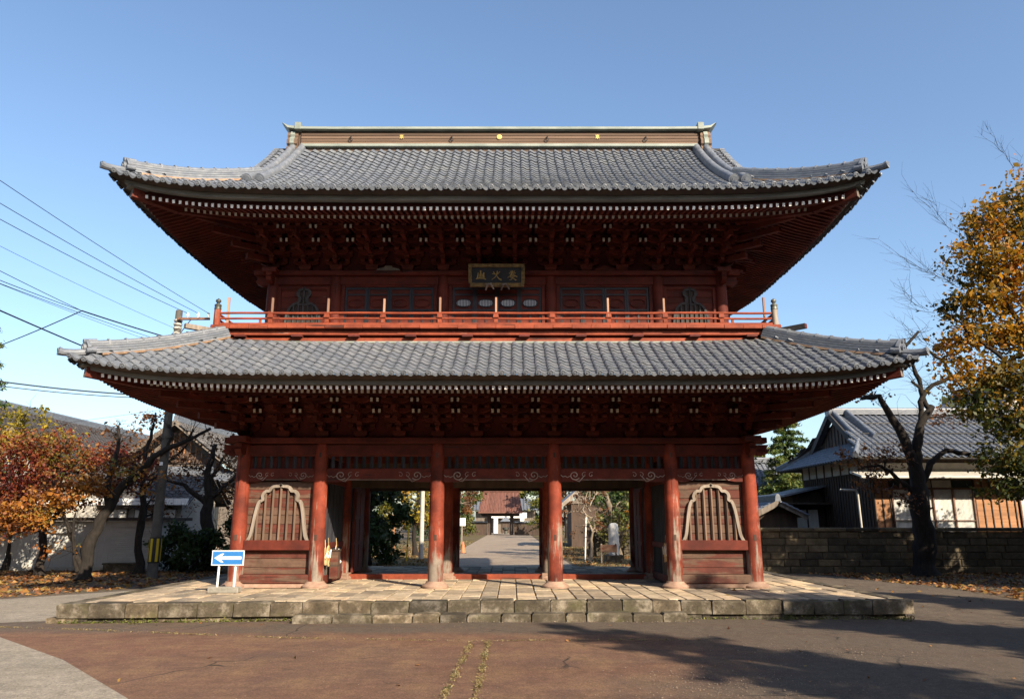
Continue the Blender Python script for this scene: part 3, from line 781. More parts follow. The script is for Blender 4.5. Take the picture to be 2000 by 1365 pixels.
half_up = [(.52, 7.02), (.50, 7.35), (.47, 7.58), (.40, 7.76), (.30, 7.87), (.17, 7.925), (.115, 7.97), (.13, 8.05), (.19, 8.10), (.205, 8.19), (.16, 8.28), (.07, 8.31), (0, 8.37)]
half_upd = dense(half_up, 4)
M['greyframe'] = simple('grey_window_frame', (.03, .028, .029), (.068, .063, .06), 8, .75)
for s, i in ((-1, 0), (1, 4)):
    x0, x1 = UXS[i]+.14, UXS[i+1]-.14; cx = (x0+x1)/2
    wl = part('plank_wall', M['darkwood'], MB().box(x0-.08, x1+.08, .36, .38, 7.0, 8.45))
    n = 8
    for k in range(n):
        part('plank', M['redx'], MB().bbox(x0-.06, x1+.06, .30+RND.uniform(0, .008), .358, 7.02+k*.176+.003, 7.02+(k+1)*.176-.003, .005), wl)
    part('window_frame', M['redz'], MB().bbox(x0, x0+.10, .26, .31, 7.02, 8.36, .006).bbox(x1-.10, x1, .26, .31, 7.02, 8.36, .006).bbox(x0+.102, x1-.102, .262, .308, 8.30, 8.36, .006), wl)
    op = outline_pts(half_upd, cx); ip = off(op, .06); ip[0] = (op[0][0]+.065, op[0][1]); ip[-1] = (op[-1][0]-.065, op[-1][1])
    part('bell_window', M['greyframe'], MB().ring(op, ip, .23, .30), wl)
    part('window_panel', M['darkwood'], MB().prism(outline_pts(half_upd, cx, .93), .282, .296), wl)
    for j in range(7):
        x = cx + (j-3)*.13; h = abs(x-cx); zt = 7.1
        for (h0, z0), (h1, z1) in zip(half_upd, half_upd[1:]):
            if min(h0, h1) <= h <= max(h0, h1) and h1 != h0: zt = max(zt, z0 + (z1-z0)*(h-h0)/(h1-h0))
        part('window_bar', M['greyframe'], MB().box(x-.018, x+.018, .235, .27, 7.02, zt-.05), wl)
    for z in (7.45, 7.84): part('window_bar', M['greyframe'], MB().box(cx-.40 if z < 7.6 else cx-.22, cx+.40 if z < 7.6 else cx+.22, .25, .275, z, z+.03), wl)
def oval(cx, cz, a, b, n=28, p=2.4):
    return [(cx + math.copysign(a*abs(math.cos(t))**(2/p), math.cos(t)), cz + math.copysign(b*abs(math.sin(t))**(2/p), math.sin(t))) for t in [2*math.pi*k/n for k in range(n)]]
M['latticewhite'] = simple('pale_lattice_paper', (.52, .54, .55), (.68, .70, .70), 10, .8, var=.05)
for i in (1, 2, 3):
    x0, x1 = UXS[i]+.16, UXS[i+1]-.16
    part('door_frame', M['redz'], MB().bbox(x0, x0+.10, .25, .33, 7.02, 8.42, .008).bbox(x1-.10, x1, .25, .33, 7.02, 8.42, .008).bbox(x0+.102, x1-.102, .252, .328, 8.36, 8.42, .006))
    a0, a1 = x0+.105, x1-.105; wd = (a1-a0)/4
    for k in range(4):
        u0, u1 = a0 + k*wd + .003, a0 + (k+1)*wd - .003; cx = (u0+u1)/2
        y = .30
        lf = part('door_leaf', M['redx'], MB().box(u0, u1, y+.02, y+.045, 7.02, 8.36))
        fr = MB()
        fr.box(u0, u0+.055, y-.01, y+.02, 7.02, 8.36).box(u1-.055, u1, y-.01, y+.02, 7.02, 8.36)
        for za, zb in ((8.30, 8.36), (8.13, 8.17), (7.68, 7.73), (7.20, 7.24), (7.02, 7.07)): fr.box(u0+.055, u1-.055, y-.008, y+.018, za, zb)
        fr.box(cx-.02, cx+.02, y-.006, y+.016, 7.24, 7.68)
        part('door_stile', M['blackframe'], fr, lf)
        ov = oval(cx, 7.91, .215, .115); iv = oval(cx, 7.91, .19, .092)
        ring = MB().ring(ov + [ov[0]], iv + [iv[0]], y-.012, y+.02)
        for q in range(5): ring.tube([(cx+(q-2)*.045, y, 7.80), (cx+(q-2)*.045, y, 7.785)], .018, 6)
        part('cartouche', M['blackframe'] if i == 2 else M['redx'], ring, lf)
        if i == 2:
            part('oval_paper', M['latticewhite'], MB().prism(iv, y+.005, y+.018), lf)
            bars = MB()
            for q in range(9):
                x = cx + (q-4)*.042; h = .092*math.sqrt(max(0, 1-((x-cx)/.19)**2)); bars.box(x-.009, x+.009, y-.006, y+.004, 7.91-h, 7.91+h)
            part('oval_bar', M['blackframe'], bars, lf)
# balcony
by, bx = -.88, 7.42
bal = part('balcony', M['rail'], MB().bbox(-bx, bx, by, .12, 6.90, 6.97, .01).bbox(-bx, bx, 5.94, 6.94, 6.90, 6.97, .01).bbox(-bx, -6.1, .125, 5.935, 6.90, 6.97, .01).bbox(6.1, bx, .125, 5.935, 6.90, 6.97, .01))
for k in range(30):     # weathered board edges of the floor
    a = -bx + .02 + k*(2*bx-.04)/30; b = a + (2*bx-.04)/30
    part('floor_board', M['rail'], MB().bbox(a+.003, b-.003, by-.03-RND.uniform(0, .025), by+.25, 6.882-RND.uniform(0, .012), 6.972+RND.uniform(0, .006), .006), bal)
for nm, (i0, z0, z1) in (('balcony_beam', (.10, 6.725, 6.845)), ('balcony_beam', (.13, 6.555, 6.655))):
    part(nm, M['rail'], MB().bbox(-bx+i0, bx-i0, by+i0, by+i0+.18, z0, z1, .01), bal)
    part(nm, M['rail'], MB().bbox(-bx+i0, bx-i0, 6.94-i0-.18, 6.94-i0, z0, z1, .01), bal)
    for s in (-1, 1): part(nm, M['railz'], MB().bbox(*sorted((s*(bx-i0-.18), s*(bx-i0))), by+i0+.181, 6.75-i0, z0, z1, .01), bal)
part('balcony_back', M['darkred'], MB().box(-bx+.32, bx-.32, by+.32, by+.36, 6.5, 6.9).box(-bx+.32, -bx+.36, by+.37, 6.5, 6.5, 6.9).box(bx-.36, bx-.32, by+.37, 6.5, 6.5, 6.9), bal)
part('roof_flashing', M['copper'], MB().bbox(-7.28, 7.28, by+.05, by+.3, 6.49, 6.55, .008), bal)
for k in range(10):
    x = -6.64 + k*1.475
    part('joist_end', M['darkred'] if 0 < k < 9 else M['redy'], MB().bbox(x-.14, x+.14, by-.02, by+.35, 6.657, 6.723, .008), bal)
for s in (-1, 1):
    part('corner_joist', [M['oldwood'], M['oldwood']] if s < 0 else [M['greyframe'], M['redx']], MB().beam((s*7.86, -1.36, 6.82), (s*6.9, -.40, 6.82), .13, .12, 0, 1), bal)
RX = [k*1.475 for k in range(-4, 5)]
for z, r_ in ((7.315, .032), (7.165, .030)):
    pts = [(-7.3 + 14.6*k/24, by+.10, z + .006*math.sin(k*1.3)) for k in range(25)]
    part('handrail', M['rail'], MB().tube(pts, r_, 8), bal, 40)
    for s in (-1, 1): part('handrail', M['railz'], MB().tube([(s*7.3, by+.1, z), (s*7.3, 3.0, z), (s*7.3, 6.84, z)], r_, 8), bal, 40)
part('foot_rail', M['rail'], MB().bbox(-7.22, 7.22, by+.05, by+.15, 6.975, 7.045, .008), bal)
for s in (-1, 1): part('foot_rail', M['railz'], MB().bbox(s*7.3-.05, s*7.3+.05, by+.2, 6.8, 6.975, 7.045, .008), bal)
for k, x in enumerate(RX):
    tall = k not in (5, 8)
    ps = part('rail_post', M['railz'], MB().bbox(x-.055, x+.055, by+.05, by+.15, 7.045, 7.135, .01).add(
        [(x-.075, by+.04, 7.19), (x+.075, by+.04, 7.19), (x+.075, by+.16, 7.19), (x-.075, by+.16, 7.19), (x-.06, by+.05, 7.285), (x+.06, by+.05, 7.285), (x+.06, by+.15, 7.285), (x-.06, by+.15, 7.285)],
        [(3,2,1,0),(4,5,6,7),(0,1,5,4),(1,2,6,5),(2,3,7,6),(3,0,4,7)]), bal)
    if tall: part('snow_stake', M['stake'], MB().bbox(x-.028, x+.026, by+.16, by+.22, 7.0, 7.74 + RND.uniform(-.02, .03), .006), bal)
for s in (-1, 1):
    x = s*7.3
    pp = part('corner_post', M['railz' if s < 0 else 'oldwood'], MB().lathe((x, by+.1, 6.97), [(.088, 0), (.084, .42), (.08, .44)], 14), bal, 40)
    part('post_finial', M['bronze'], MB().lathe((x, by+.1, 7.41), [(.088, 0), (.091, .03), (.084, .04), (.084, .09), (.09, .10), (.088, .13), (.06, .15), (.034, .165), (.038, .18), (.066, .21), (.072, .24), (.058, .27), (.022, .29), (.007, .31)], 14), bal, 40)
    part('snow_stake', M['stake'], MB().bbox(s*7.17-.028, s*7.17+.026, by+.45, by+.51, 7.0, 7.86, .006), bal)
    for yy in (.6, 2.1, 3.6, 5.1):
        part('rail_post', M['railz'], MB().bbox(x-.05, x+.05, yy-.05, yy+.05, 7.045, 7.29, .01), bal)
    part('rail_post', M['railz'], MB().bbox(s*6.35-.03, s*6.35+.03, by+.6, by+.66, 7.0, 7.30, .006), bal)

# ---- name board hung under the upper eave (leans forward)
nb = thing('name_board', 'black hanging name board with gold characters and worn gilt frame under upper eave', 'sign', (0, -.1, 8.22))
def nbp(x, z, d=0):      # board plane leaning out by 14 degrees
    return Vector((x, -.12 - math.tan(R(14))*(z-8.25) - d, z))
def nb_slab(x0, x1, z0, z1, d0, d1):
    v = [nbp(x0, z0, d1), nbp(x1, z0, d1), nbp(x1, z1, d1), nbp(x0, z1, d1), nbp(x0, z0, d0), nbp(x1, z0, d0), nbp(x1, z1, d0), nbp(x0, z1, d0)]
    return MB().add(v, [(0,1,2,3),(7,6,5,4),(4,5,1,0),(5,6,2,1),(6,7,3,2),(7,4,0,3)])
part('panel', M['blackframe'], nb_slab(-.68, .68, 8.33, 8.76, -.02, .01), nb)
for a in ((-.77, .77, 8.755, 8.84), (-.73, .75, 8.235, 8.335), (-.77, -.675, 8.336, 8.754), (.675, .77, 8.336, 8.754)):
    part('frame', M['oldgold'], nb_slab(*a, -.02, .055), nb)
def stroke(cx, cz, segs_, k=.135):
    g = MB()
    for pts, w0, w1 in segs_:
        q = [nbp(cx + x*k, cz + z*k, .014) for x, z in pts]; n = len(q)
        g.tube(q, [k*1.25*(w0 + (w1-w0)*i/(n-1)) for i in range(n)], 6, sy=.8)
    return g
ch_mtn = [([(-.05, 1.0), (-.02, .3), (0, -.35)], .12, .10), ([(-.55, .55), (-.6, .0), (-.72, -.5)], .09, .11), ([(.6, .6), (.55, .1), (.62, -.5)], .12, .09), ([(-1.0, -.62), (-.3, -.5), (.4, -.55), (1.0, -.72)], .08, .10), ([(-.3, .35), (-.32, -.4)], .06, .06), ([(.28, .35), (.28, -.4)], .06, .06)]
ch_mid = [([(-.65, .75), (-.45, .45), (-.35, .3)], .11, .05), ([(.7, .8), (.35, .5), (.25, .35)], .06, .11), ([(-.95, .35), (-.2, .28), (.2, .34)], .05, .08), ([(.15, .9), (.05, .2), (-.4, -.4), (-1.0, -.8)], .12, .04), ([(-.2, .3), (.2, -.3), (.6, -.7), (1.0, -.85)], .05, .15)]
ch_r = [([(-.5, .8), (.1, .75), (.55, .85)], .06, .09), ([(-.7, .45), (0, .45), (.7, .5)], .06, .08), ([(0, 1.0), (-.1, .4), (-.5, -.1), (-1.0, -.45)], .11, .04), ([(.1, .4), (.5, .0), (1.0, -.25)], .05, .13), ([(-.35, .1), (-.35, -.35), (.35, -.35), (.4, .12), (-.3, .1)], .07, .07), ([(-.3, -.12), (.35, -.1)], .05, .05), ([(0, -.35), (-.1, -.7), (-.6, -.9)], .09, .04), ([(.1, -.5), (.5, -.75), (.8, -.9)], .05, .11)]
for cx, st in ((-.43, ch_mtn), (0, ch_mid), (.43, ch_r)): part('character', M['chargold'], stroke(cx, 8.54, st), nb, 40)
for x in (-.2, .22):
    part('support_claw', M['oldwood'], MB().tube([nbp(x-.1, 8.15, .02), nbp(x-.05, 8.28, .08), nbp(x+.03, 8.31, .08), nbp(x+.13, 8.17, .03)], [.02, .045, .04, .018], 7), nb, 40)

# ================================================================== setting
def asphalt(name, base, alt, tint, seed, crack=True, speck=.5, grey=None):
    m, t, p = nodes(name)
    v = coords(t); mp = nd(t, 'ShaderNodeVectorMath', operation='ADD'); mp.inputs[1].default_value = (seed*13.1, seed*7.7, 0); t.links.new(v, mp.inputs[0]); v = mp.outputs[0]
    big = noise(t, v, .22, 5, .6, None, .6); mid = noise(t, v, 1.4, 6, .65); fine = noise(t, v, 55, 3, .7); tiny = noise(t, v, 240, 2, .6)
    c = mix(t, base, alt, ramp(t, big, [(.38, gray(0)), (.62, gray(1))]))
    c = mix(t, c, tint, ramp(t, mid, [(.42, gray(0)), (.72, gray(.9))]))
    if grey:      # grey asphalt, darkened for shade, takes over to the right and along the platform
        sp = nd(t, 'ShaderNodeSeparateXYZ'); t.links.new(coords(t), sp.inputs[0])
        mr = nd(t, 'ShaderNodeMapRange'); mr.inputs[1].default_value = 1.0; mr.inputs[2].default_value = 8.5; t.links.new(sp.outputs[0], mr.inputs[0])
        mr2 = nd(t, 'ShaderNodeMapRange'); mr2.inputs[1].default_value = -5.9; mr2.inputs[2].default_value = -4.9; mr2.inputs[3].default_value = 0; mr2.inputs[4].default_value = .42; t.links.new(sp.outputs[1], mr2.inputs[0])
        a1 = nd(t, 'ShaderNodeMath', operation='ADD'); t.links.new(mr.outputs[0], a1.inputs[0]); t.links.new(mr2.outputs[0], a1.inputs[1])
        a2 = nd(t, 'ShaderNodeMath', operation='MULTIPLY_ADD'); a2.inputs[1].default_value = 1.1; t.links.new(big, a2.inputs[0]); t.links.new(a1.outputs[0], a2.inputs[2])
        c = mix(t, c, mix(t, grey, tuple(x*1.35 for x in grey), mid), ramp(t, a2.outputs[0], [(.70, gray(0)), (1.25, gray(1))]))
    mp2 = nd(t, 'ShaderNodeMapping'); mp2.inputs['Scale'].default_value = (.22, 1.0, 1); t.links.new(v, mp2.inputs[0])
    stain = noise(t, mp2.outputs[0], 1.1, 6, .62, None, .5)
    c = mix(t, c, tuple(x*.60 for x in base), ramp(t, stain, [(.52, gray(0)), (.75, gray(.75))]))
    c = mix(t, c, tuple(min(1, x*2.4) for x in tint), ramp(t, fine, [(.57, gray(0)), (.74, gray(speck))]))
    c = mix(t, c, tuple(x*.45 for x in base), ramp(t, tiny, [(.28, gray(.55)), (.45, gray(0))]))
    grit = noise(t, v, 34, 3, .9); c = mix(t, c, ramp(t, grit, [(.30, gray(.3)), (.48, gray(.95)), (.60, gray(1.15)), (.70, gray(2.4))]), .9, 'MULTIPLY')
    blot = noise(t, v, 5.5, 6, .75, None, .4); c = mix(t, c, ramp(t, blot, [(.3, gray(.6)), (.55, gray(1.05)), (.75, gray(1.3))]), .8, 'MULTIPLY')
    if crack:
        ds = nd(t, 'ShaderNodeMix', data_type='VECTOR'); nz = nd(t, 'ShaderNodeTexNoise'); nz.inputs['Scale'].default_value = 2.2; nz.inputs['Detail'].default_value = 5
        t.links.new(v, nz.inputs['Vector']); ds.inputs[0].default_value = .22; t.links.new(v, ds.inputs[4]); t.links.new(nz.outputs['Color'], ds.inputs[5])
        vo = nd(t, 'ShaderNodeTexVoronoi', feature='DISTANCE_TO_EDGE'); vo.inputs['Scale'].default_value = .42; t.links.new(ds.outputs[1], vo.inputs['Vector'])
        ln = ramp(t, vo.outputs['Distance'], [(0, gray(1)), (.0035, gray(.8)), (.0065, gray(0))])
        gate_ = ramp(t, noise(t, v, .45, 3, .5), [(.52, gray(0)), (.60, gray(1))])
        mm = mix(t, ln, gate_, 1.0, 'MULTIPLY')
        c = mix(t, c, (.018, .015, .012), mm)
    t.links.new(c, p.inputs['Base Color'])
    b1 = bump(t, fine, .35, .012); t.links.new(bump(t, tiny, .5, .005, b1), p.inputs['Normal'])
    p.inputs['Roughness'].default_value = .88; p.inputs['Specular IOR Level'].default_value = .25
    return m
M['red_asphalt'] = asphalt('red_brown_asphalt', (.135, .067, .043), (.108, .064, .046), (.20, .117, .062), 1, grey=(.074, .057, .043))
M['grey_asphalt'] = asphalt('grey_asphalt', (.076, .059, .045), (.095, .07, .05), (.14, .105, .073), 2)
M['light_asphalt'] = asphalt('pale_asphalt', (.24, .205, .16), (.20, .175, .14), (.29, .25, .20), 3, False, .3)
M['path_asphalt'] = asphalt('path_asphalt', (.27, .215, .16), (.22, .165, .12), (.33, .265, .2), 4, True, .3)
def soil_mat():
    m, t, p = nodes('leafy_soil'); v = coords(t)
    c = ramp(t, noise(t, v, .35, 6, .65), [(.3, (.045, .05, .022)), (.5, (.075, .055, .035)), (.7, (.10, .068, .035))])
    c = mix(t, c, (.20, .10, .035), ramp(t, noise(t, v, 14, 4, .7), [(.52, gray(0)), (.66, gray(.8))]))
    t.links.new(c, p.inputs['Base Color']); t.links.new(bump(t, noise(t, v, 18, 5, .7), .8, .05), p.inputs['Normal']); p.inputs['Roughness'].default_value = .95
    return m
M['soil'] = soil_mat()
def sheet(name, poly, z, mat):
    mb = MB(); mb.add([(x, y, z) for x, y in poly], [tuple(range(len(poly)))]); o = mb.build(name, mat); tag(o, kind='structure'); return o
sheet('ground', [(-500, -300), (500, -300), (500, 900), (-500, 900)], 0, M['soil'])
sheet('forecourt', [(-40, -45), (40, -45), (40, -9), (14.6, -5), (13.5, .4), (13.6, 4.1), (12.6, 8.2), (11.9, 10.9), (8, 10.9), (-8, 9.6), (-9.8, 5), (-13.2, 1.0), (-22, -1.0), (-40, -3)], .004, M['red_asphalt'])
sheet('road', [(40, -45), (40, -9.2), (14.5, -5.1), (13.4, .3), (13.5, 4.0), (12.5, 8.1), (11.8, 10.8), (8.9, 10.8), (9.1, -3.0), (11, -4.5), (13.5, -8), (17, -14), (20, -45)], .008, M['grey_asphalt'])
sheet('road', [(-40, -3.2), (-22, -1.2), (-13.1, .8), (-10.2, 4.4), (-9.2, 8.2), (-8.9, 9.5), (-8.85, -3.35), (-9.9, -3.72), (-12, -4.1), (-40, -8)], .0082, M['light_asphalt'])
sheet('road', [(-40, -45), (-1.6, -45), (-2.2, -13), (-4.02, -10.36), (-6.2, -7.9), (-8.62, -5.67), (-11, -4.9), (-40, -10)], .0122, M['light_asphalt'])
sheet('path', [(-3.3, 9.3), (3.2, 9.3), (3.2, 140), (-3.3, 140)], .006, M['path_asphalt'])
sheet('lane', [(-30, 10.2), (24, 10.2), (24, 10.75), (3.25, 13.0), (-3.35, 13.0), (-30, 12)], .010, M['grey_asphalt'])
# ---- stone platform
def stone_mat(name, c0, c1, c2, moss=.25, bs=.6):
    m, t, p = nodes(name); v = coords(t); rv = randval(t); isl = randval(t, True)
    ad = nd(t, 'ShaderNodeMath', operation='ADD'); t.links.new(rv, ad.inputs[0]); t.links.new(isl, ad.inputs[1])
    fr = nd(t, 'ShaderNodeMath', operation='FRACT'); t.links.new(ad.outputs[0], fr.inputs[0])
    f = noise(t, v, 3.2, 8, .68, fr.outputs[0]); g = noise(t, v, 22, 6, .7, fr.outputs[0])
    c = ramp(t, f, [(.28, c0), (.5, c1), (.72, c2)])
    c = mix(t, c, tuple(x*.4 for x in c0), ramp(t, g, [(.50, gray(0)), (.70, gray(.6))]))
    c = mix(t, c, (.07, .075, .022), ramp(t, noise(t, v, 1.7, 5, .6, fr.outputs[0]), [(.55, gray(0)), (.72, gray(moss))]))
    tint = ramp(t, fr.outputs[0], [(0, gray(.52)), (.3, (.8, .76, .7)), (.6, (1, .97, .9)), (.85, (1.12, 1.02, .9)), (1, (1.45, 1.32, 1.12))])
    t.links.new(mix(t, c, tint, 1.0, 'MULTIPLY'), p.inputs['Base Color'])
    b1 = bump(t, f, .5, .03); t.links.new(bump(t, g, bs, .012, b1), p.inputs['Normal'])
    p.inputs['Roughness'].default_value = .9; p.inputs['Specular IOR Level'].default_value = .25; return m
M['paving'] = stone_mat('paving_stone', (.22, .175, .13), (.38, .31, .235), (.53, .45, .355), .7, .5)
M['kerb'] = stone_mat('kerb_stone', (.032, .027, .02), (.085, .071, .052), (.30, .265, .22), .6, 1.0)
M['wallstone'] = stone_mat('boundary_wall_stone', (.055, .046, .034), (.10, .085, .062), (.17, .145, .105), .5, .9)
plat = thing('stone_platform', 'low stone platform of worn paving slabs and mossy kerb blocks under the gate', 'platform', (0, 3, 0))
FE = [(-8.75, -3.85), (-6.5, -3.68), (-4, -3.45), (0, -3.17), (4, -3.12), (7.2, -3.15), (8.3, -3.22), (8.95, -3.0)]
def fe(x):
    for (a, b), (c, d) in zip(FE, FE[1:]):
        if a <= x <= c: return b + (d-b)*(x-a)/(c-a)
    return FE[0][1] if x < 0 else FE[-1][1]
core = MB(); n = 36
xs_ = [-8.6 + 17.4*i/n for i in range(n+1)]
vs = [(x, fe(x)+.16, z) for x in xs_ for z in (0, .33)] + [(x, 9.35, z) for x in xs_ for z in (0, .33)]
k = 2*(n+1); fs = []
for i in range(n): fs += [(2*i, 2*i+2, 2*i+3, 2*i+1), (2*i+1, 2*i+3, k+2*i+3, k+2*i+1), (k+2*i, k+2*i+1, k+2*i+3, k+2*i+2)]
fs += [(0, 1, k+1, k), (2*n, k+2*n, k+2*n+1, 2*n+1)]
core.add(vs, fs); part('platform_core', M['kerb'], core, plat)
rj = random.Random(3)
def slab(x0, x1, ya0, ya1, yb, z0, z1, b=.015, rj=random.Random(8)):
    'block whose front edge runs from (x0,ya0) to (x1,ya1)'
    v = []
    for z, q in ((z0, 0), (z1-b, 0), (z1, b)):
        v += [(x0+q, ya0+q, z), (x1-q, ya1+q, z), (x1-q, yb-q, z), (x0+q, yb-q, z)]
    v = [(x_ + rj.gauss(0, .004), y_ + rj.gauss(0, .011), z_ + (rj.gauss(0, .008) if z_ > z0 + .05 else 0)) for x_, y_, z_ in v]
    f = [(3, 2, 1, 0), (8, 9, 10, 11)]
    for l in (0, 4):
        f += [(l, l+1, l+5, l+4), (l+1, l+2, l+6, l+5), (l+2, l+3, l+7, l+6), (l+3, l, l+4, l+7)]
    return MB().add(v, f)
x = -8.75
while x < 8.7:
    w_ = rj.uniform(.58, .80); x1 = min(8.95, x + w_)
    if 8.95 - x1 < .35: x1 = 8.95
    d = rj.uniform(-.025, .02)
    part('kerb_stone', M['kerb'], slab(x+.009, x1-.009, fe(x)+d, fe(x1)+d+rj.uniform(-.01, .01), fe((x+x1)/2)+.36, .105, P0+rj.uniform(-.012, .008), .022), plat)
    part('foundation_stone', M['kerb'], slab(x-.2, x1-.21, fe(x)+.05, fe(x1)+.05, fe(x)+.3, -.02, .102, .01), plat)
    x = x1
for s, xe in ((-1, -8.75), (1, 8.95)):
    y = fe(xe) + .37
    while y < 9.3:
        y1 = min(9.4, y + rj.uniform(.6, .85)); a, b = sorted((xe, xe - s*.36)); d = rj.uniform(-.02, .02)
        part('kerb_stone', M['kerb'], MB().bbox(a+d, b+d, y+.005, y1-.005, -.02, P0+rj.uniform(-.01, .006), .02), plat); y = y1
slabs = []; xg = -8.42; rows = []
while xg < 8.5: w_ = rj.uniform(.37, .44); rows.append((xg, min(xg+w_, 8.58))); xg += w_
extra = MB(); cnt = 0
for (a, b) in rows:
    y = fe((a+b)/2) + .36; first = True
    while y < 9.3:
        y1 = min(9.35, y + rj.uniform(.62, 1.02)); z = P0 + rj.uniform(-.014, .004)
        if y < 1.5 and cnt < 292:
            part('paving_stone', M['paving'], MB().bbox(a+.009, b-.009, y+.009, y1-.009, .30, z, .014), plat); cnt += 1
        else: extra.bbox(a+.009, b-.009, y+.009, y1-.009, .30, z, .014)
        y = y1
o = part('paving_stones', M['paving'], extra, plat); tag(o, kind='stuff')
step = thing('stone_step', 'row of low worn stone blocks forming a step before the gate platform', 'step', (0, -3.5, 0))
x = -4.0
while x < 3.9:
    w_ = rj.choice([.42, .62, .70, .95, .80, .55, .36]); x1 = min(4.02, x+w_)
    if 4.02-x1 < .3: x1 = 4.02
    part('step_stone', M['kerb'], slab(x+.012, x1-.012, fe(x)-.44+rj.uniform(-.025, .025), fe(x1)-.44+rj.uniform(-.025, .025), fe((x+x1)/2)-.03, -.01, .165+rj.uniform(-.018, .014), .035), step); x = x1

# ---- arrow sign
def flat(name, rgb, rough=.6, **kw):
    return simple(name, tuple(c*.85 for c in rgb), rgb, 8, rough, bstr=.05, var=.03, **kw)
M['signblue'] = flat('sign_blue', (.03, .16, .42), .4); M['signwhite'] = flat('sign_white', (.80, .80, .78), .45); M['concrete'] = simple('concrete', (.24, .22, .18), (.36, .33, .28), 10, .9)
sg = thing('direction_sign', 'blue sign with white left arrow on two white posts in a concrete base', 'sign', (-6.26, -1.4, P0))
part('base', M['concrete'], MB().bbox(-6.66, -5.94, -1.52, -1.28, P0-.005, .515, .02), sg)
for px in (-6.475, -6.085): part('post', M['signwhite'], MB().tube([(px, -1.40, .50), (px+.015, -1.40, 1.30)], .026, 10), sg, 40)
bd = part('board', M['signwhite'], MB().bbox(-6.635, -5.875, -1.46, -1.435, .995, 1.335, .006), sg)
part('blue_panel', M['signblue'], MB().box(-6.612, -5.898, -1.4635, -1.461, 1.018, 1.312), bd)
part('arrow', M['signwhite'], MB().prism([(-6.57, 1.165), (-6.40, 1.265), (-6.345, 1.265), (-6.415, 1.20), (-5.935, 1.20), (-5.935, 1.13), (-6.415, 1.13), (-6.345, 1.065), (-6.40, 1.065)], -1.4665, -1.4638), bd)

# ---- straw sandals hung on the chamber fences
M['straw'] = simple('straw', (.34, .22, .10), (.52, .38, .2), 20, .9, (1, 1, .3), .5)
M['orange'] = simple('orange_cloth', (.45, .14, .04), (.55, .2, .06), 9, .85); M['navy'] = simple('navy_cloth', (.02, .03, .07), (.05, .06, .12), 9, .85); M['cotton'] = simple('white_cotton', (.6, .57, .52), (.78, .76, .72), 15, .9)
def sandal(x, y, z, L_, mat, label, s=1, tilt=0.0, extra=None):
    t_ = thing('straw_sandal', label, 'sandal', (x, y, z - L_), 'straw sandals hung as offerings')
    pts = []
    for k in range(18):
        a = 2*math.pi*k/18; pts.append((y + .30*L_*math.sin(a)*(1+.15*math.cos(a)), z - L_/2 - .5*L_*math.cos(a)))
    part('sole', mat, MB().prism(pts, x-.02, x+.02, 0, 'x'), t_)
    part('rim', M['straw'], MB().tube([(x, a, b) for a, b in pts + pts[:1]], .016, 6), t_, 40)
    part('thong', M['cotton'], MB().tube([(x-s*.03, y-.24*L_, z-L_*.62), (x-s*.07, y, z-L_*.22), (x-s*.03, y+.24*L_, z-L_*.62)], .013, 6), t_, 40)
    part('cord', M['straw'], MB().tube([(x, y, z-.01), (x+s*.01, y+.01, z+.10), (x + s*.02, y, z+.20)], .010, 6), t_, 40)
    for k in range(4): part('loose_straw', M['straw'], MB().tube([(x-s*.02, y+(k-1.5)*.03, z-L_*.75), (x-s*.03, y+(k-1.5)*.05, z-L_*1.05)], .006, 4), t_)
sandal(-4.43, .42, 1.34, .42, M['straw'], 'pale straw sandal on the left chamber fence beside the front column', -1)
sandal(-4.42, .72, 1.38, .50, M['orange'], 'orange-soled straw sandal hanging on the left chamber fence', -1)
sandal(-4.40, 1.55, 1.36, .44, M['navy'], 'navy-soled straw sandal on the left chamber fence near the open door', -1)
sandal(4.43, .55, 1.45, .46, M['straw'], 'brown straw sandal hung on the right chamber fence', 1)
sandal(4.42, .25, 1.46, .42, M['cotton'], 'white straw sandal beside the front column on the right chamber fence', 1)
bx_ = thing('offering_box', 'red and black wooden box hung on the left chamber fence', 'box', (-4.38, 1.15, .52))
part('case', M['plank'], MB().bbox(-4.44, -4.22, 1.0, 1.28, .52, 1.22, .01), bx_); part('lid', M['darkwood'], MB().bbox(-4.46, -4.20, .98, 1.30, 1.22, 1.27, .01), bx_)
part('band', M['darkwood'], MB().box(-4.445, -4.215, .995, 1.285, .84, .88), bx_)
pm = thing('pompom_garland', 'garland of small white cotton balls hung on the left chamber fence', 'garland', (-4.36, 1.62, .85))
part('cord', M['straw'], MB().tube([(-4.46, 1.4, .98), (-4.36, 1.62, .90), (-4.42, 1.95, 1.0)], .01, 5), pm)
for k in range(6): part('cotton_ball', M['cotton'], MB().lathe((-4.36+RND.uniform(-.03, .03), 1.38+k*.10, .90+.012*abs(k-2.5)), [(.008, -.04), (.03, -.03), (.042, 0), (.03, .03), (.008, .04)], 8), pm, 'all')

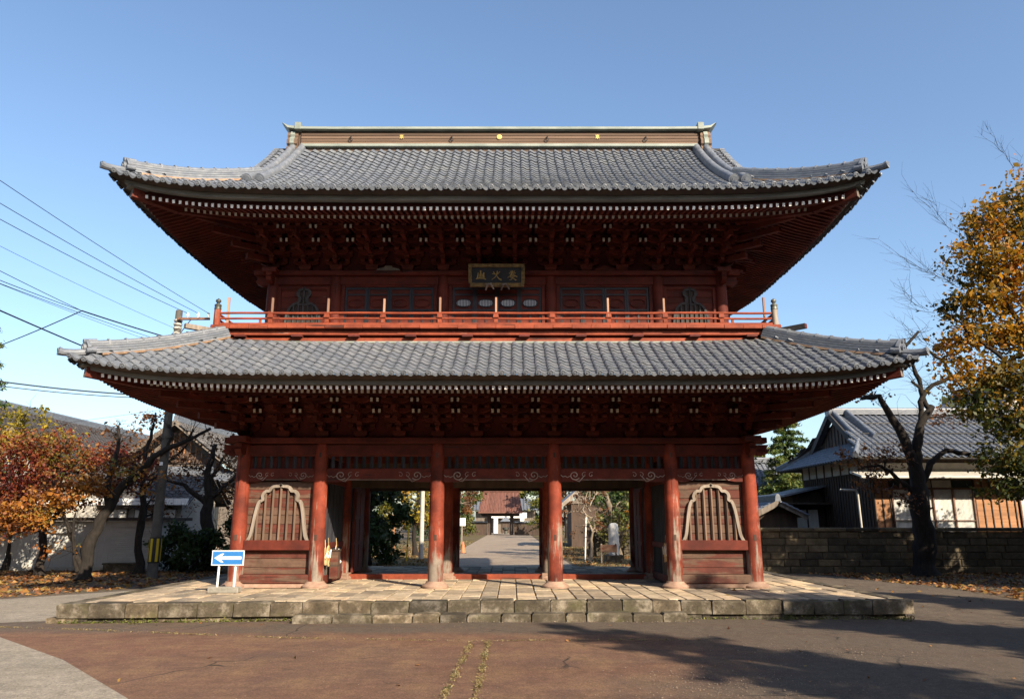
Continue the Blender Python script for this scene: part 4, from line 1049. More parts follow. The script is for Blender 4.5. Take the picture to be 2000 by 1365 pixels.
# ================================================================== trees
def quads_mesh(name, V, mat):
    n = len(V); me = bpy.data.meshes.new(name)
    me.vertices.add(n*4); me.vertices.foreach_set('co', V.reshape(-1).astype(np.float32))
    me.loops.add(n*4); me.loops.foreach_set('vertex_index', np.arange(n*4, dtype=np.int32))
    me.polygons.add(n); me.polygons.foreach_set('loop_start', np.arange(0, n*4, 4, dtype=np.int32))
    me.materials.append(mat); me.update(calc_edges=True); me.validate(); return me
NR = np.random.RandomState(11)
def leaf_quads(C, size, wide=.62, flat=.0, droop=0.0, rng=NR):
    n = len(C); a = rng.normal(size=(n, 3)); a[:, 2] = a[:, 2]*(1-flat) - droop; a /= np.linalg.norm(a, axis=1)[:, None]
    b = rng.normal(size=(n, 3)); b[:, 2] *= (1-flat); b -= a*(a*b).sum(1)[:, None]; b /= np.linalg.norm(b, axis=1)[:, None]
    L = (size*np.clip(rng.lognormal(-.05, .38, n), .35, 2.0))[:, None]; W = L*wide
    nrm = np.cross(a, b)
    return np.stack([C - a*L*.5, C + b*W*.5 + nrm*L*.08, C + a*L*.5, C - b*W*.5 + nrm*L*.08], 1)
def leafmat(name, cols, trans=.35, nscale=.5):
    m = bpy.data.materials.new(name); m.use_nodes = True; t = m.node_tree
    for n in list(t.nodes): t.nodes.remove(n)
    out = nd(t, 'ShaderNodeOutputMaterial'); d = nd(t, 'ShaderNodeBsdfPrincipled'); tr = nd(t, 'ShaderNodeBsdfTranslucent'); mx = nd(t, 'ShaderNodeMixShader')
    isl = randval(t, True); f = noise(t, coords(t), nscale, 3, .5)
    k = nd(t, 'ShaderNodeMath', operation='MULTIPLY_ADD'); k.inputs[1].default_value = 1.9; k.inputs[2].default_value = -.75; t.links.new(f, k.inputs[0])
    k2 = nd(t, 'ShaderNodeMath', operation='MULTIPLY_ADD'); k2.inputs[1].default_value = .55; t.links.new(isl, k2.inputs[0]); t.links.new(k.outputs[0], k2.inputs[2])
    n = len(cols); c = ramp(t, k2.outputs[0], [((i+.3)/n, col) for i, col in enumerate(cols)])
    t.links.new(c, d.inputs['Base Color']); t.links.new(mix(t, c, (1.5, 1.3, .8), 1.0, 'MULTIPLY'), tr.inputs['Color'])
    d.inputs['Roughness'].default_value = .55; d.inputs['Specular IOR Level'].default_value = .3; mx.inputs[0].default_value = trans
    t.links.new(d.outputs[0], mx.inputs[1]); t.links.new(tr.outputs[0], mx.inputs[2]); t.links.new(mx.outputs[0], out.inputs[0]); return m
LM = {
 'maple_red': leafmat('red_maple_leaf', [(.045, .009, .008), (.11, .014, .011), (.18, .04, .014), (.20, .085, .02), (.11, .09, .02)], .25),
 'orange': leafmat('orange_leaf', [(.10, .035, .012), (.22, .07, .015), (.32, .13, .02), (.28, .15, .03), (.10, .12, .02)], .28),
 'gold': leafmat('golden_leaf', [(.022, .03, .008), (.06, .055, .011), (.18, .115, .015), (.38, .20, .018), (.34, .13, .016)], .4, .3),
 'mixedgreen': leafmat('turning_maple_leaf', [(.014, .024, .007), (.03, .045, .01), (.06, .07, .014), (.17, .12, .018), (.26, .12, .016)], .35, .45),
 'yellow': leafmat('yellow_leaf', [(.07, .085, .015), (.22, .18, .02), (.36, .25, .022)], .35),
 'green': leafmat('evergreen_leaf', [(.010, .022, .008), (.022, .045, .012), (.045, .07, .018)], .2),
 'olive': leafmat('olive_leaf', [(.04, .055, .012), (.08, .095, .02), (.15, .13, .025)], .3),
 'pine': leafmat('pine_needle', [(.02, .045, .015), (.045, .085, .022), (.10, .13, .03), (.16, .15, .04)], .25),
 'brown': leafmat('brown_leaf', [(.05, .022, .012), (.12, .05, .02), (.20, .09, .03)], .3),
 'litter': leafmat('fallen_leaf', [(.06, .025, .012), (.16, .06, .022), (.28, .13, .035), (.22, .16, .05)], .1, 1.2),
}
M['bark'] = simple('dark_bark', (.008, .0065, .0055), (.032, .025, .02), 14, .95, (1, 1, .3), 1.0, fine=26)
M['palebark'] = simple('pale_bark', (.11, .085, .06), (.24, .195, .15), 7, .95, (1, 1, .35), .9)
def wig(p0, p1, n, amp, rng, up=0):
    p0 = Vector(p0); p1 = Vector(p1); L = (p1-p0).length; out = []
    o = Vector((0, 0, 0))
    for i in range(n+1):
        t = i/n; k = math.sin(math.pi*t)
        if 0 < i < n: o = o*.6 + Vector((rng.gauss(0, 1), rng.gauss(0, 1), rng.gauss(0, .7)))*amp*L*.5
        out.append(p0.lerp(p1, t) + o*k + Vector((0, 0, up*L*k)))
    return out
def tree(name, label, base, limbs, clumps, leaf, size, group=None, bark='bark', twig=5, sub=26, sig=.22, seed=1, flat=.0, cat='tree', bare=None, droop=0, wide=.62, sprig=6):
    rng = random.Random(seed); nr = np.random.RandomState(seed)
    t_ = thing(name, label, cat, base, group)
    tb = MB(); nodes_ = []
    for pts, r0, r1 in limbs:
        n = len(pts); dense_ = []
        for a, b in zip(pts, pts[1:]): dense_ += wig(a, b, 4, .07, rng)[:-1]
        dense_.append(Vector(pts[-1])); n = len(dense_)
        rad = [r0 + (r1-r0)*i/(n-1) for i in range(n)]
        if pts is limbs[0][0]: rad[0] *= 1.35
        rad = [r*rng.uniform(.88, 1.13) for r in rad]
        tb.tube(dense_, rad, 9 if r0 > .06 else 6); nodes_ += [(p, r) for p, r in zip(dense_, rad)]
    part('trunk', M[bark], tb, t_, 60)
    tw = MB(); cents = []; allC = []
    for pts, r0, r1 in limbs[1:]:       # fine twigs along the limbs
        for k in range(sprig):
            f = rng.uniform(.25, 1); i_ = min(len(pts)-2, int(f*(len(pts)-1))); b = Vector(pts[i_]).lerp(Vector(pts[i_+1]), f*(len(pts)-1)-i_)
            e = b + Vector((rng.gauss(0, .45), rng.gauss(0, .35), rng.gauss(.3, .4)))
            w_ = wig(b, e, 3, .12, rng); tw.tube(w_, [.016, .010, .007, .004], 4, cap=False)
            for u in range(3):
                j = rng.randint(1, 3); tw.tube(wig(w_[j], w_[j] + Vector((rng.gauss(0, .25), rng.gauss(0, .2), rng.gauss(.12, .2))), 2, .1, rng), [.006, .005, .003], 3, cap=False)
    for c, rd, n in clumps:
        c = Vector(c)
        near = min(nodes_, key=lambda q: (q[0]-c).length + (0 if q[0].z < c.z else .4))
        path = wig(near[0], c, 5, .10, rng, .06); r_ = max(.012, min(near[1]*.6, .05))
        tw.tube(path, [r_ + (.012-r_)*i/5 for i in range(6)], 5, cap=False)
        m = max(3, int(n/sub)); pts = []
        for k in range(m):
            v = Vector((rng.gauss(0, 1), rng.gauss(0, 1), rng.gauss(0, 1))); v.normalize(); q = rng.random()**.42
            p = c + Vector((v.x*rd[0], v.y*rd[1], v.z*rd[2]))*q
            pts.append(p)
            if k < twig:
                tw.tube(wig(path[rng.randint(2, 5)], p, 3, .12, rng), [.010, .008, .006, .004], 4, cap=False)
        P_ = np.array([tuple(p) for p in pts]); s_ = np.array(rd)*sig
        cnt = nr.multinomial(n, nr.dirichlet(np.ones(m)*1.6))
        allC.append(np.repeat(P_, cnt, 0) + nr.normal(size=(n, 3))*np.maximum(s_, .10))
    for p0, p1, k, ln in (bare or []):     # leafless sprays
        for q in range(k):
            b = Vector(p0).lerp(Vector(p1), q/max(1, k-1)*.9); d = (Vector(p1)-Vector(p0)).normalized()
            e = b + (d + Vector((rng.gauss(0, .45), rng.gauss(0, .45), rng.gauss(.12, .4))))*ln*rng.uniform(.5, 1)
            w_ = wig(b, e, 4, .08, rng); tw.tube(w_, [.009, .007, .005, .004, .0025], 4, cap=False)
            for u in range(7):
                j = rng.randint(1, 4); e2 = w_[j] + (d + Vector((rng.gauss(0, .7), rng.gauss(0, .7), rng.gauss(.1, .6))))*ln*.35
                tw.tube(wig(w_[j], e2, 2, .1, rng), [.004, .003, .002], 3, cap=False)
    if tw.v: tag(part('branches', M[bark], tw, t_), kind='stuff')
    if allC:
        C = np.concatenate(allC) - np.array(base); C = C[C[:, 2] > .02 - base[2]]
        me = quads_mesh('crown', leaf_quads(C, size, wide, flat, droop, nr), LM[leaf] if isinstance(leaf, str) else leaf)
        o = link(bpy.data.objects.new('crown', me)); o.parent = t_; WORLD_ORG[o.name] = Vector(base)
    return t_
def auto_tree(name, label, x, y, h, rad, leaf, n, size, group=None, z0=.35, seed=1, bark='bark', tr=.16, lean=(0, 0), **kw):
    rng = random.Random(seed*7+3); top = Vector((x+lean[0], y+lean[1], h*.86)); base = (x, y, 0)
    trunk = [base, (x+lean[0]*.3+rng.gauss(0, .1), y+lean[1]*.3, h*.35), (x+lean[0]*.7+rng.gauss(0, .2), y+lean[1]*.7, h*.62), tuple(top)]
    limbs = [(trunk, tr, tr*.25)]; clumps = []
    m = kw.pop('clumps', 11)
    for k in range(m):
        a = k*2.399 + rng.random()*.6; f = (k+.5)/m; zz = h*(z0 + (1-z0)*f); rr = rad*math.sin(math.pi*(.18 + .74*f))*rng.uniform(.45, .85)
        c = (x + lean[0]*f + rr*math.cos(a), y + lean[1]*f + rr*math.sin(a), zz*.97)
        if k % 2 == 0:
            st = Vector(trunk[1]).lerp(Vector(trunk[3]), min(.95, f*.8)); limbs.append(([tuple(st), tuple(st.lerp(Vector(c), .55) + Vector((0, 0, .15))), c], tr*.4, .02))
        s_ = rad*rng.uniform(.34, .5)
        clumps.append((c, (s_, s_, s_*.72), int(n/m)))
    return tree(name, label, base, limbs, clumps, leaf, size, group, bark, seed=seed, **kw)
def conifer(name, label, x, y, h, rad, leaf, n, size, group=None, seed=1, z0=.15, tr=.2, tiers=13, bark='bark', pw=.8):
    rng = random.Random(seed); nr = np.random.RandomState(seed); base = (x, y, 0); t_ = thing(name, label, 'tree', base, group)
    part('trunk', M[bark], MB().tube(wig(base, (x, y, h*.97), 8, .01, rng), [tr*1.2] + [tr*(1-.85*i/8) for i in range(1, 9)], 9), t_, 60)
    br = MB(); C = []
    for k in range(tiers):
        f = k/(tiers-1); z = h*(z0 + (1-z0)*f*.98); L = rad*((1-f)**pw*.95 + .06)
        for q in range(7):
            a = q*.9 + k*1.3 + rng.random()*.7; l = L*rng.uniform(.6, 1.1)
            e = Vector((x + l*math.cos(a), y + l*math.sin(a), z - l*.12 + rng.gauss(0, .1)))
            b = Vector((x, y, z + l*.05)); w_ = wig(b, e, 4, .04, rng); br.tube(w_, [.05*(1-f)+.015, .03, .02, .014, .006], 5, cap=False)
            m = max(6, int(n/(tiers*7)*(l/max(rad*.55, .1))))
            t = nr.uniform(.25, 1.02, m)[:, None]; ln = np.array(b)[None]*(1-t) + np.array(e)[None]*t
            C.append(ln + nr.normal(size=(m, 3))*np.array([.17, .17, .12])*max(.6, l*.45))
    tag(part('branches', M[bark], br, t_), kind='stuff')
    C = np.concatenate(C) - np.array(base)
    o = link(bpy.data.objects.new('crown', quads_mesh('crown', leaf_quads(C, size, .3, .3, .15, nr), LM[leaf]))); o.parent = t_; WORLD_ORG[o.name] = Vector(base)
    return t_

# ---- left side trees
tree('cherry_tree', 'leaning dark cherry tree with orange and yellow autumn leaves by the white shed', (-14.55, 7.6, 0),
     [([(-14.55, 7.6, 0), (-14.6, 7.7, 1.0), (-14.35, 7.8, 2.0), (-13.95, 8, 3.0)], .24, .15), ([(-13.95, 8, 3.0), (-13.1, 8, 3.9), (-12.3, 8, 4.6), (-11.5, 8, 4.95), (-10.75, 8, 5.35)], .14, .05),
      ([(-14.15, 7.9, 2.6), (-14.35, 8.1, 3.6), (-14.2, 8.2, 4.6), (-14.35, 8.3, 5.5)], .13, .05), ([(-14.65, 7.6, .25), (-15.0, 7.5, 1.3), (-15.5, 7.4, 2.4), (-15.9, 7.3, 3.4)], .09, .04),
      ([(-14.75, 7.5, .3), (-14.95, 7.3, 1.5), (-14.9, 7.2, 2.3)], .07, .03), ([(-12.3, 8, 4.6), (-12.1, 8, 5.1), (-12.3, 8, 5.5)], .06, .03), ([(-11.5, 8, 4.95), (-11.4, 8, 5.35)], .05, .03)],
     [((-15.6, 7.2, 2.9), (1.1, .8, .5), 1300), ((-16.9, 7.0, 2.3), (1.2, .8, .5), 1300), ((-17.6, 7.0, 1.7), (.9, .7, .35), 500), ((-14.6, 7.4, 3.1), (.8, .6, .4), 520), ((-13.6, 7.8, 3.9), (.7, .6, .4), 200),
      ((-16.4, 7.0, 2.0), (.9, .6, .35), 520), ((-14.9, 7.0, 1.0), (1.1, .7, .6), 60), ((-13.0, 7.8, 3.3), (.9, .7, .6), 160)], 'orange', .115, seed=4, sub=14, twig=14)
tree('maple_tree', 'red maple tree with dense crimson crown behind the yellow cherry leaves', (-17.2, 9.4, 0),
     [([(-17.2, 9.4, 0), (-17.3, 9.4, 1.6), (-17.0, 9.5, 3.0), (-17.2, 9.6, 4.6)], .18, .06), ([(-17.2, 9.4, 1.7), (-16.2, 9.4, 3.0), (-15.0, 9.5, 3.8)], .09, .03), ([(-17.3, 9.4, 1.8), (-18.6, 9.2, 3.2)], .09, .03)],
     [((-18.4, 9.2, 4.6), (1.1, 1, .8), 2200), ((-17.0, 9.4, 4.8), (1.2, 1, .7), 1100), ((-18.8, 9.2, 3.3), (1.2, 1, .8), 2200), ((-17.3, 9.2, 3.6), (1.2, 1, .8), 1900), ((-15.9, 9.5, 4.2), (1.1, .9, .65), 900),
      ((-15.0, 9.5, 4.3), (1.0, .8, .5), 1100), ((-13.6, 9.6, 4.2), (.9, .8, .6), 500), ((-18.5, 9.2, 2.1), (1.2, .9, .6), 900), ((-16.6, 9.4, 2.8), (1.1, .8, .5), 700), ((-14.6, 9.6, 3.4), (.9, .7, .5), 500)], 'maple_red', .11, seed=9, twig=12)
auto_tree('ginkgo_tree', 'yellow-leaved tree rising behind the crimson maple', -20.6, 12.6, 6.9, 2.0, 'yellow', 2600, .15, seed=21)
tree('plum_tree', 'bare twisting tree with sparse brown leaves beside the utility pole', (-14.1, 10.6, 0),
     [([(-14.1, 10.6, 0), (-14.2, 10.6, 1.8), (-14.35, 10.7, 3.4), (-14.45, 10.8, 4.8), (-14.2, 10.8, 5.9)], .17, .06), ([(-14.3, 10.6, 3.2), (-13.4, 10.6, 4.3), (-12.6, 10.6, 5.1)], .08, .03), ([(-14.4, 10.7, 3.9), (-15.3, 10.7, 4.8), (-15.9, 10.7, 5.6)], .07, .025)],
     [((-14.3, 10.7, 6.0), (.8, .7, .45), 210), ((-15.5, 10.7, 5.4), (.9, .7, .5), 230), ((-13.2, 10.6, 5.0), (.8, .6, .5), 170), ((-15.3, 10.6, 4.4), (1.0, .8, .5), 260)], 'brown', .12, seed=14, twig=16, sub=7)
tree('pruned_tree', 'dark pruned tree with stubby limbs between the pole and the gate', (-12.15, 12.4, 0),
     [([(-12.15, 12.4, 0), (-12.2, 12.4, 1.6), (-12.35, 12.4, 3.1)], .30, .22), ([(-12.35, 12.4, 3.0), (-12.5, 12.4, 4.0), (-12.25, 12.4, 5.2)], .17, .09), ([(-12.3, 12.4, 2.9), (-11.7, 12.4, 3.5), (-11.2, 12.4, 3.9)], .12, .05), ([(-12.4, 12.4, 2.7), (-13.4, 12.4, 3.5), (-14.2, 12.4, 3.7)], .12, .04), ([(-12.4, 12.4, 3.6), (-11.9, 12.4, 4.6), (-11.5, 12.4, 5.2)], .09, .03)],
     [((-11.6, 12.4, 4.5), (.8, .7, .7), 240), ((-13.2, 12.4, 4.2), (1.0, .8, .7), 300), ((-11.3, 12.6, 3.2), (.7, .6, .8), 380), ((-12.4, 12.4, 5.2), (.9, .7, .5), 170)], 'brown', .12, seed=15, twig=14, sub=8)
auto_tree('bare_cherry', 'bare many-twigged cherry behind the shed roof', -16.4, 15.4, 6.0, 2.4, 'brown', 900, .12, seed=24, twig=16, sub=7, tr=.13, sprig=16)
auto_tree('bare_cherry', 'twiggy brown cherry between the pole and the yellow shrub', -11.6, 14.6, 5.6, 1.9, 'brown', 900, .12, seed=25, twig=16, sub=7, tr=.11, sprig=16)
auto_tree('yellow_shrub', 'golden yellow shrub showing behind the gate corner column', -11.2, 16.5, 5.0, 1.5, 'yellow', 1500, .14, seed=23, z0=.2)
for k, (x, y, h, r_) in enumerate(((-12.9, 11.6, 1.7, 1.2), (-10.9, 11.8, 2.1, 1.2), (-9.4, 12.4, 2.6, 1.2))):
    auto_tree('evergreen_shrub', ['low dark evergreen shrub at the foot of the pruned tree', 'rounded dark evergreen shrub behind the arrow sign', 'tall dark evergreen shrub behind the gate side wall'][k], x, y, h, r_, 'green', 4200, .13, seed=31+k, z0=.08, tr=.05, cat='shrub', clumps=7)
conifer('cedar_tree', 'tall green cedar at the edge of the red maple', -21.3, 10.5, 10.8, 1.75, 'pine', 9000, .20, seed=5)
# ---- right side trees
tree('old_cherry_tree', 'gnarled pruned cherry tree with dark trunk in front of the stone wall', (16.0, 9.7, 0),
     [([(16.0, 9.7, 0), (16.15, 9.7, 1.3), (16.1, 9.7, 2.8), (16.1, 9.7, 4.1)], .42, .29), ([(16.1, 9.7, 4.0), (15.85, 9.7, 5.0), (15.3, 9.7, 6.2), (15.0, 9.7, 6.85), (14.3, 9.7, 6.75)], .22, .07), ([(16.15, 9.7, 4.0), (16.3, 9.7, 5.0), (16.5, 9.7, 5.7), (17.05, 9.7, 6.45)], .22, .12),
      ([(16.95, 9.7, 6.3), (16.7, 9.7, 7.3), (16.45, 9.7, 8.3), (16.25, 9.7, 9.2)], .10, .06), ([(16.55, 9.7, 5.8), (16.6, 9.7, 6.6), (17.2, 9.7, 7.3), (17.95, 9.7, 7.6), (17.8, 9.7, 8.2), (17.2, 9.7, 8.7)], .10, .06), ([(16.2, 9.7, 3.3), (16.7, 9.7, 4.2), (17.4, 9.7, 4.7), (18.3, 9.7, 4.55)], .14, .08),
      ([(16.0, 9.7, 3.0), (15.3, 9.6, 3.6), (14.6, 9.5, 4.1), (13.9, 9.4, 4.0)], .10, .03), ([(16.3, 9.7, 8.9), (16.9, 9.7, 9.5)], .07, .05), ([(16.75, 9.7, 7.1), (16.35, 9.7, 7.45)], .06, .045)],
     [((14.9, 9.5, 4.4), (1.0, .8, .6), 260), ((14.4, 9.4, 3.6), (.9, .7, .7), 260), ((15.6, 9.5, 2.8), (.9, .7, .6), 150), ((14.7, 9.7, 6.9), (.9, .8, .4), 100), ((17.6, 9.7, 6.0), (1.1, .8, .6), 120), ((13.6, 9.4, 4.4), (.7, .6, .5), 140)], 'brown', .13, seed=17, twig=14, sub=9)
tree('golden_maple', 'large golden and green maple overhanging the stone wall', (18.3, 3.2, 0),
     [([(18.3, 3.2, 0), (18.4, 3.2, 2.2), (18.5, 3.3, 4.6), (18.3, 3.4, 7.5), (18.2, 3.4, 11.5)], .36, .08), ([(18.4, 3.2, 3.8), (17.2, 3.4, 5.6), (15.9, 3.6, 7.2), (14.6, 3.8, 8.6)], .12, .025), ([(18.4, 3.2, 4.8), (17.2, 3.6, 7.0), (16.2, 3.8, 9.6), (15.6, 3.9, 11.6)], .12, .03),
      ([(18.4, 3.2, 3.2), (17.2, 3.6, 4.4), (16.0, 3.9, 5.2), (14.8, 4.0, 5.4)], .10, .03), ([(18.4, 3.2, 2.6), (17.2, 3.9, 3.2), (15.9, 4.2, 3.1)], .09, .03), ([(18.3, 3.3, 6.4), (19.6, 3.3, 9.4), (20.4, 3.3, 11.0)], .12, .04), ([(18.4, 3.2, 4.5), (20.2, 3.0, 6.5)], .12, .04)],
     [((18.25, 3.6, 12.65), (1.3, 1.3, 1.1), 1995), ((16.85, 3.8, 11.75), (1.1, 1.2, 0.9), 1900), ((17.75, 3.7, 10.85), (1.4, 1.4, 0.9), 1900), ((16.07, 3.8, 10.4), (1.2, 1.2, 0.7), 1615), ((17.07, 3.8, 9.4), (1.5, 1.3, 0.8), 1995), ((15.47, 3.9, 8.9), (0.9, 1.1, 0.6), 1045), ((16.17, 3.9, 7.9), (1.4, 1.2, 0.7), 1425), ((17.67, 3.8, 7.7), (1.4, 1.2, 0.9), 1520), ((14.77, 3.9, 7.5), (0.8, 0.9, 0.6), 570), ((15.37, 4.0, 6.5), (1.2, 1.1, 0.7), 1330), ((17.07, 3.9, 6.3), (1.4, 1.2, 0.9), 2280), ((19.5, 3.2, 8.7), (1.7, 1.6, 1.5), 1425), ((20.1, 3.0, 6.1), (1.7, 1.6, 1.4), 1330), ((19.4, 3.2, 11.05), (1.4, 1.4, 1.2), 1045)],
     'gold', .145, seed=27, sub=20, twig=6, bare=[((15.6, 3.9, 11.0), (14.4, 3.8, 12.4), 6, 1.0), ((15.3, 3.9, 9.4), (13.6, 3.8, 10.3), 9, 1.0), ((14.8, 3.9, 8.4), (13.3, 3.8, 9.0), 8, .9), ((14.4, 3.9, 7.4), (13.2, 3.8, 7.8), 7, .8), ((14.6, 4, 6.4), (13.4, 3.9, 6.2), 6, .7), ((17.5, 3.6, 13.4), (16.9, 3.6, 14.6), 5, .8)])
auto_tree('dark_evergreen', 'dark evergreen at the right end of the stone wall', 22.2, 9.0, 7.0, 2.3, 'green', 4200, .16, seed=41, z0=.15)
conifer('pine_tree', 'feathery green pine behind the old house', 19.7, 33, 9.6, 2.8, 'pine', 34000, .22, seed=8, z0=.12, tr=.22, pw=.55, tiers=20)
auto_tree('yellow_green_tree', 'small yellow-green tree beside the pine behind the gate', 16.6, 36, 6.6, 1.6, 'olive', 1600, .2, seed=43)
tree('green_maple', 'green-leaved maple with drooping boughs below the golden crown', (19.0, 4.6, 0), [([(19.0, 4.6, 0), (18.9, 4.6, 2.0), (18.7, 4.5, 3.6), (18.3, 4.4, 5.2)], .22, .07), ([(18.8, 4.6, 2.4), (17.6, 4.4, 3.4), (16.2, 4.2, 3.6)], .08, .025), ([(18.7, 4.5, 3.4), (17.4, 4.3, 4.8), (15.8, 4.1, 5.4)], .08, .025)],
     [((15.2, 4.0, 5.7), (0.9, 1.0, 0.5), 836), ((16.5, 4.0, 5.1), (1.2, 1.0, 0.7), 1760), ((17.8, 3.9, 4.7), (1.2, 1.0, 0.9), 2420), ((16.1, 4.1, 3.9), (0.9, 0.9, 0.55), 1100), ((17.1, 4.1, 3.4), (1.1, 0.9, 0.7), 2200), ((17.8, 4.0, 3.0), (1.0, 0.9, 0.7), 1650), ((15.8, 4.2, 2.9), (0.7, 0.7, 0.35), 352), ((17.5, 4.0, 2.2), (0.8, 0.8, 0.5), 770)], 'mixedgreen', .13, seed=28, sub=18, twig=8)
# ---- trees beyond the gate
beyond = [('camphor_tree', 'dense dark evergreen tree filling the left archway beyond the gate', -6.3, 16.6, 6.0, 1.9, 'green', 9500, .19, {'z0': .08, 'clumps': 16}), ('yellow_maple', 'yellow maple tree behind the pale pole beyond the left archway', -5.4, 27, 6.2, 2.3, 'yellow', 2600, .17, {}),
 ('bare_tree', 'thin bare tree on the left verge of the approach path', -4.8, 34, 8.0, 1.9, 'brown', 900, .15, {'bark': 'palebark'}), ('bare_tree', 'taller bare tree further up the left verge of the approach path', -4.9, 46, 9.5, 2.4, 'brown', 1500, .17, {'bark': 'palebark'}),
 ('autumn_tree', 'brown-leaved tree before the far gate on the left of the path', -5.5, 66, 9.0, 3.0, 'brown', 3000, .22, {}), ('pine_tree', 'gnarled pine with grey trunk framed in the right archway', 6.4, 24, 6.5, 1.9, 'pine', 4200, .18, {'bark': 'palebark', 'tr': .24, 'z0': .28, 'lean': (-1.2, 0), 'clumps': 14}),
 ('pine_tree', 'second gnarled pine behind the standing stone in the right archway', 8.4, 27, 7.0, 2.2, 'pine', 4600, .18, {'bark': 'palebark', 'tr': .22, 'z0': .26, 'lean': (-.8, 0), 'clumps': 14}), ('young_cherry', 'slender bare cherry tied to a white stake in the right archway', 4.4, 20, 4.2, 1.3, 'brown', 420, .12, {'bark': 'palebark', 'tr': .09}),
 ('brown_shrub', 'dry branching shrub in front of the standing stone', 6.2, 22.5, 2.4, 1.2, 'olive', 500, .11, {'tr': .05, 'z0': .4}), ('orange_tree', 'small orange-leaved tree behind the standing stone', 8.2, 23.5, 4.0, 1.6, 'orange', 800, .14, {'tr': .08}),
 ('holly_tree', 'dark tree on the right verge of the approach path', 11.5, 38, 7.5, 2.2, 'green', 2600, .18, {}), ('autumn_tree', 'reddish brown tree on the right of the path before the far gate', 11, 56, 8.0, 2.8, 'brown', 3200, .2, {}), ('autumn_tree', 'spreading bare tree reaching toward the far gate roof from the right', 7.0, 74, 8.0, 3.2, 'brown', 3000, .22, {}),
 ('holly_tree', 'round dark evergreen behind the camphor tree', -9.0, 25, 7.5, 3.0, 'green', 5000, .22, {'z0': .08}), ('laurel_tree', 'dark laurel in front of the plastered far wall', -7.5, 60, 7.0, 3.0, 'green', 3500, .25, {'z0': .06}), ('laurel_tree', 'dark laurel hiding the boarded far wall', 12.5, 62, 7.0, 3.2, 'green', 3800, .25, {'z0': .06}), ('laurel_tree', 'dark evergreen beside the small temple building', 9.6, 30.5, 6.0, 2.2, 'green', 3800, .2, {'z0': .06}), ('fir_tree', 'dark evergreen left of the far gate roof', -7.2, 88, 10, 3.4, 'olive', 4200, .3, {'z0': .06}), ('fir_tree', 'dark evergreen right of the far gate roof', 5.2, 90, 10, 3.0, 'olive', 4200, .3, {'z0': .06}), ('oak_tree', 'broad olive tree filling the back of the right archway', 15, 36, 9.5, 3.5, 'olive', 4200, .24, {})]
for k, (nm, lb, x, y, h, r_, lf, n, sz, kw) in enumerate(beyond): auto_tree(nm, lb, x, y, h, r_, lf, n, sz, seed=60+k, **kw)
far_l = ['olive', 'green', 'brown', 'olive', 'gold', 'green', 'olive', 'green', 'brown', 'olive']
for k in range(14):
    x = -45 + k*7 + RND.uniform(-1.5, 1.5)
    auto_tree('wood_tree', ['tall olive tree', 'tall dark tree', 'bare brown tree', 'spreading olive tree', 'golden tree', 'slim dark tree', 'broad olive tree', 'round dark tree', 'brown-leaved tree', 'low olive tree', 'leaning olive tree', 'twin dark tree', 'thin brown tree', 'outermost olive tree'][k] + ' in the wood behind the far gate', x, 128 + RND.uniform(-5, 8), 13 + RND.uniform(-2, 4), 5.2, far_l[k % 10], 4200, .6, 'wood behind the far gate', seed=90+k, z0=.05)
# ---- trees standing round the forecourt behind the viewer; their shade falls across the court
for k, (x, y, h, r_) in enumerate(((12.8, -20.4, 11.6, 3.4), (19.6, -20.5, 13.0, 4.2), (22.4, -13.6, 12.0, 4.0), (26.5, -22, 14, 4.5), (24.5, -6.5, 10.5, 3.4), (14.8, -13.8, 10.3, 2.9), (18.6, -9.6, 9.3, 2.6), (17.2, -17.2, 11.0, 2.8))):
    conifer('forecourt_cedar', ['cedar whose shade reaches the middle of the court', 'broad cedar shading the right of the court', 'cedar shading the right end of the platform', 'tall outer cedar right of the court', 'cedar by the right-hand lane', 'slim cedar shading the right of the platform', 'young cedar beside the right-hand lane', 'cedar between the broad cedar and the slim one'][k], x, y, h, r_, 'green', [19000, 19000, 17000, 12000, 12000, 13000, 11000, 13000][k], .30, 'cedars round the forecourt', seed=120+k, z0=.12, tr=.26, pw=.62)
for k, (x, y, h, r_) in enumerate(((-16, -24, 9.5, 4.2), (-9, -30, 10, 4.5), (-1, -34, 10.5, 4.5), (7, -36, 8, 4.0), (-21, -15, 9, 4.0), (-26, -5, 9, 4))):  # unseen trees added behind the viewer to reduce sky fill on the gate
    auto_tree('sky_screen_tree', ['added evergreen left of the court entrance', 'added evergreen beside the court entrance', 'added evergreen facing the gate across the court', 'added low evergreen at the far side of the court', 'added evergreen along the left road', 'added evergreen at the bend of the left road'][k], x, y, h, r_, 'green', 2600, .34, 'unseen evergreens added to cut sky light', seed=140+k, z0=.12)

for k, (x, y, h, r_) in enumerate(((21.6, 2.2, 10.2, 2.9), (25.6, 3.2, 10.0, 3.2), (29.5, 1.0, 10.2, 3.4), (24.0, -1.8, 8.6, 2.8))):
    auto_tree('side_evergreen', ['evergreen next to the golden maple', 'evergreen beyond the golden maple along the lane', 'outer evergreen along the lane', 'evergreen across the lane from the maple'][k], x, y, h, r_, 'green', 9500, .24, 'evergreens along the right lane', seed=160+k, z0=.25, clumps=16)
wr = np.random.RandomState(77); WC = []
for k in range(46):      # unseen wood added behind the viewer to cut low sky light
    a = math.radians(178 + k*4.15); rad = 46 + wr.uniform(-3, 5); cx, cy = rad*math.cos(a)*1.05, rad*math.sin(a) - 6
    hh = wr.uniform(13, 19)
    zz = wr.uniform(.03, 1, 900)**.8; wdt = 3.6*np.sin(np.pi*(.12 + .82*zz)); th = wr.uniform(0, 6.28, 900); rr = wdt*np.sqrt(wr.uniform(.1, 1, 900))
    WC.append(np.stack([cx + rr*np.cos(th), cy + rr*np.sin(th), zz*hh], 1))
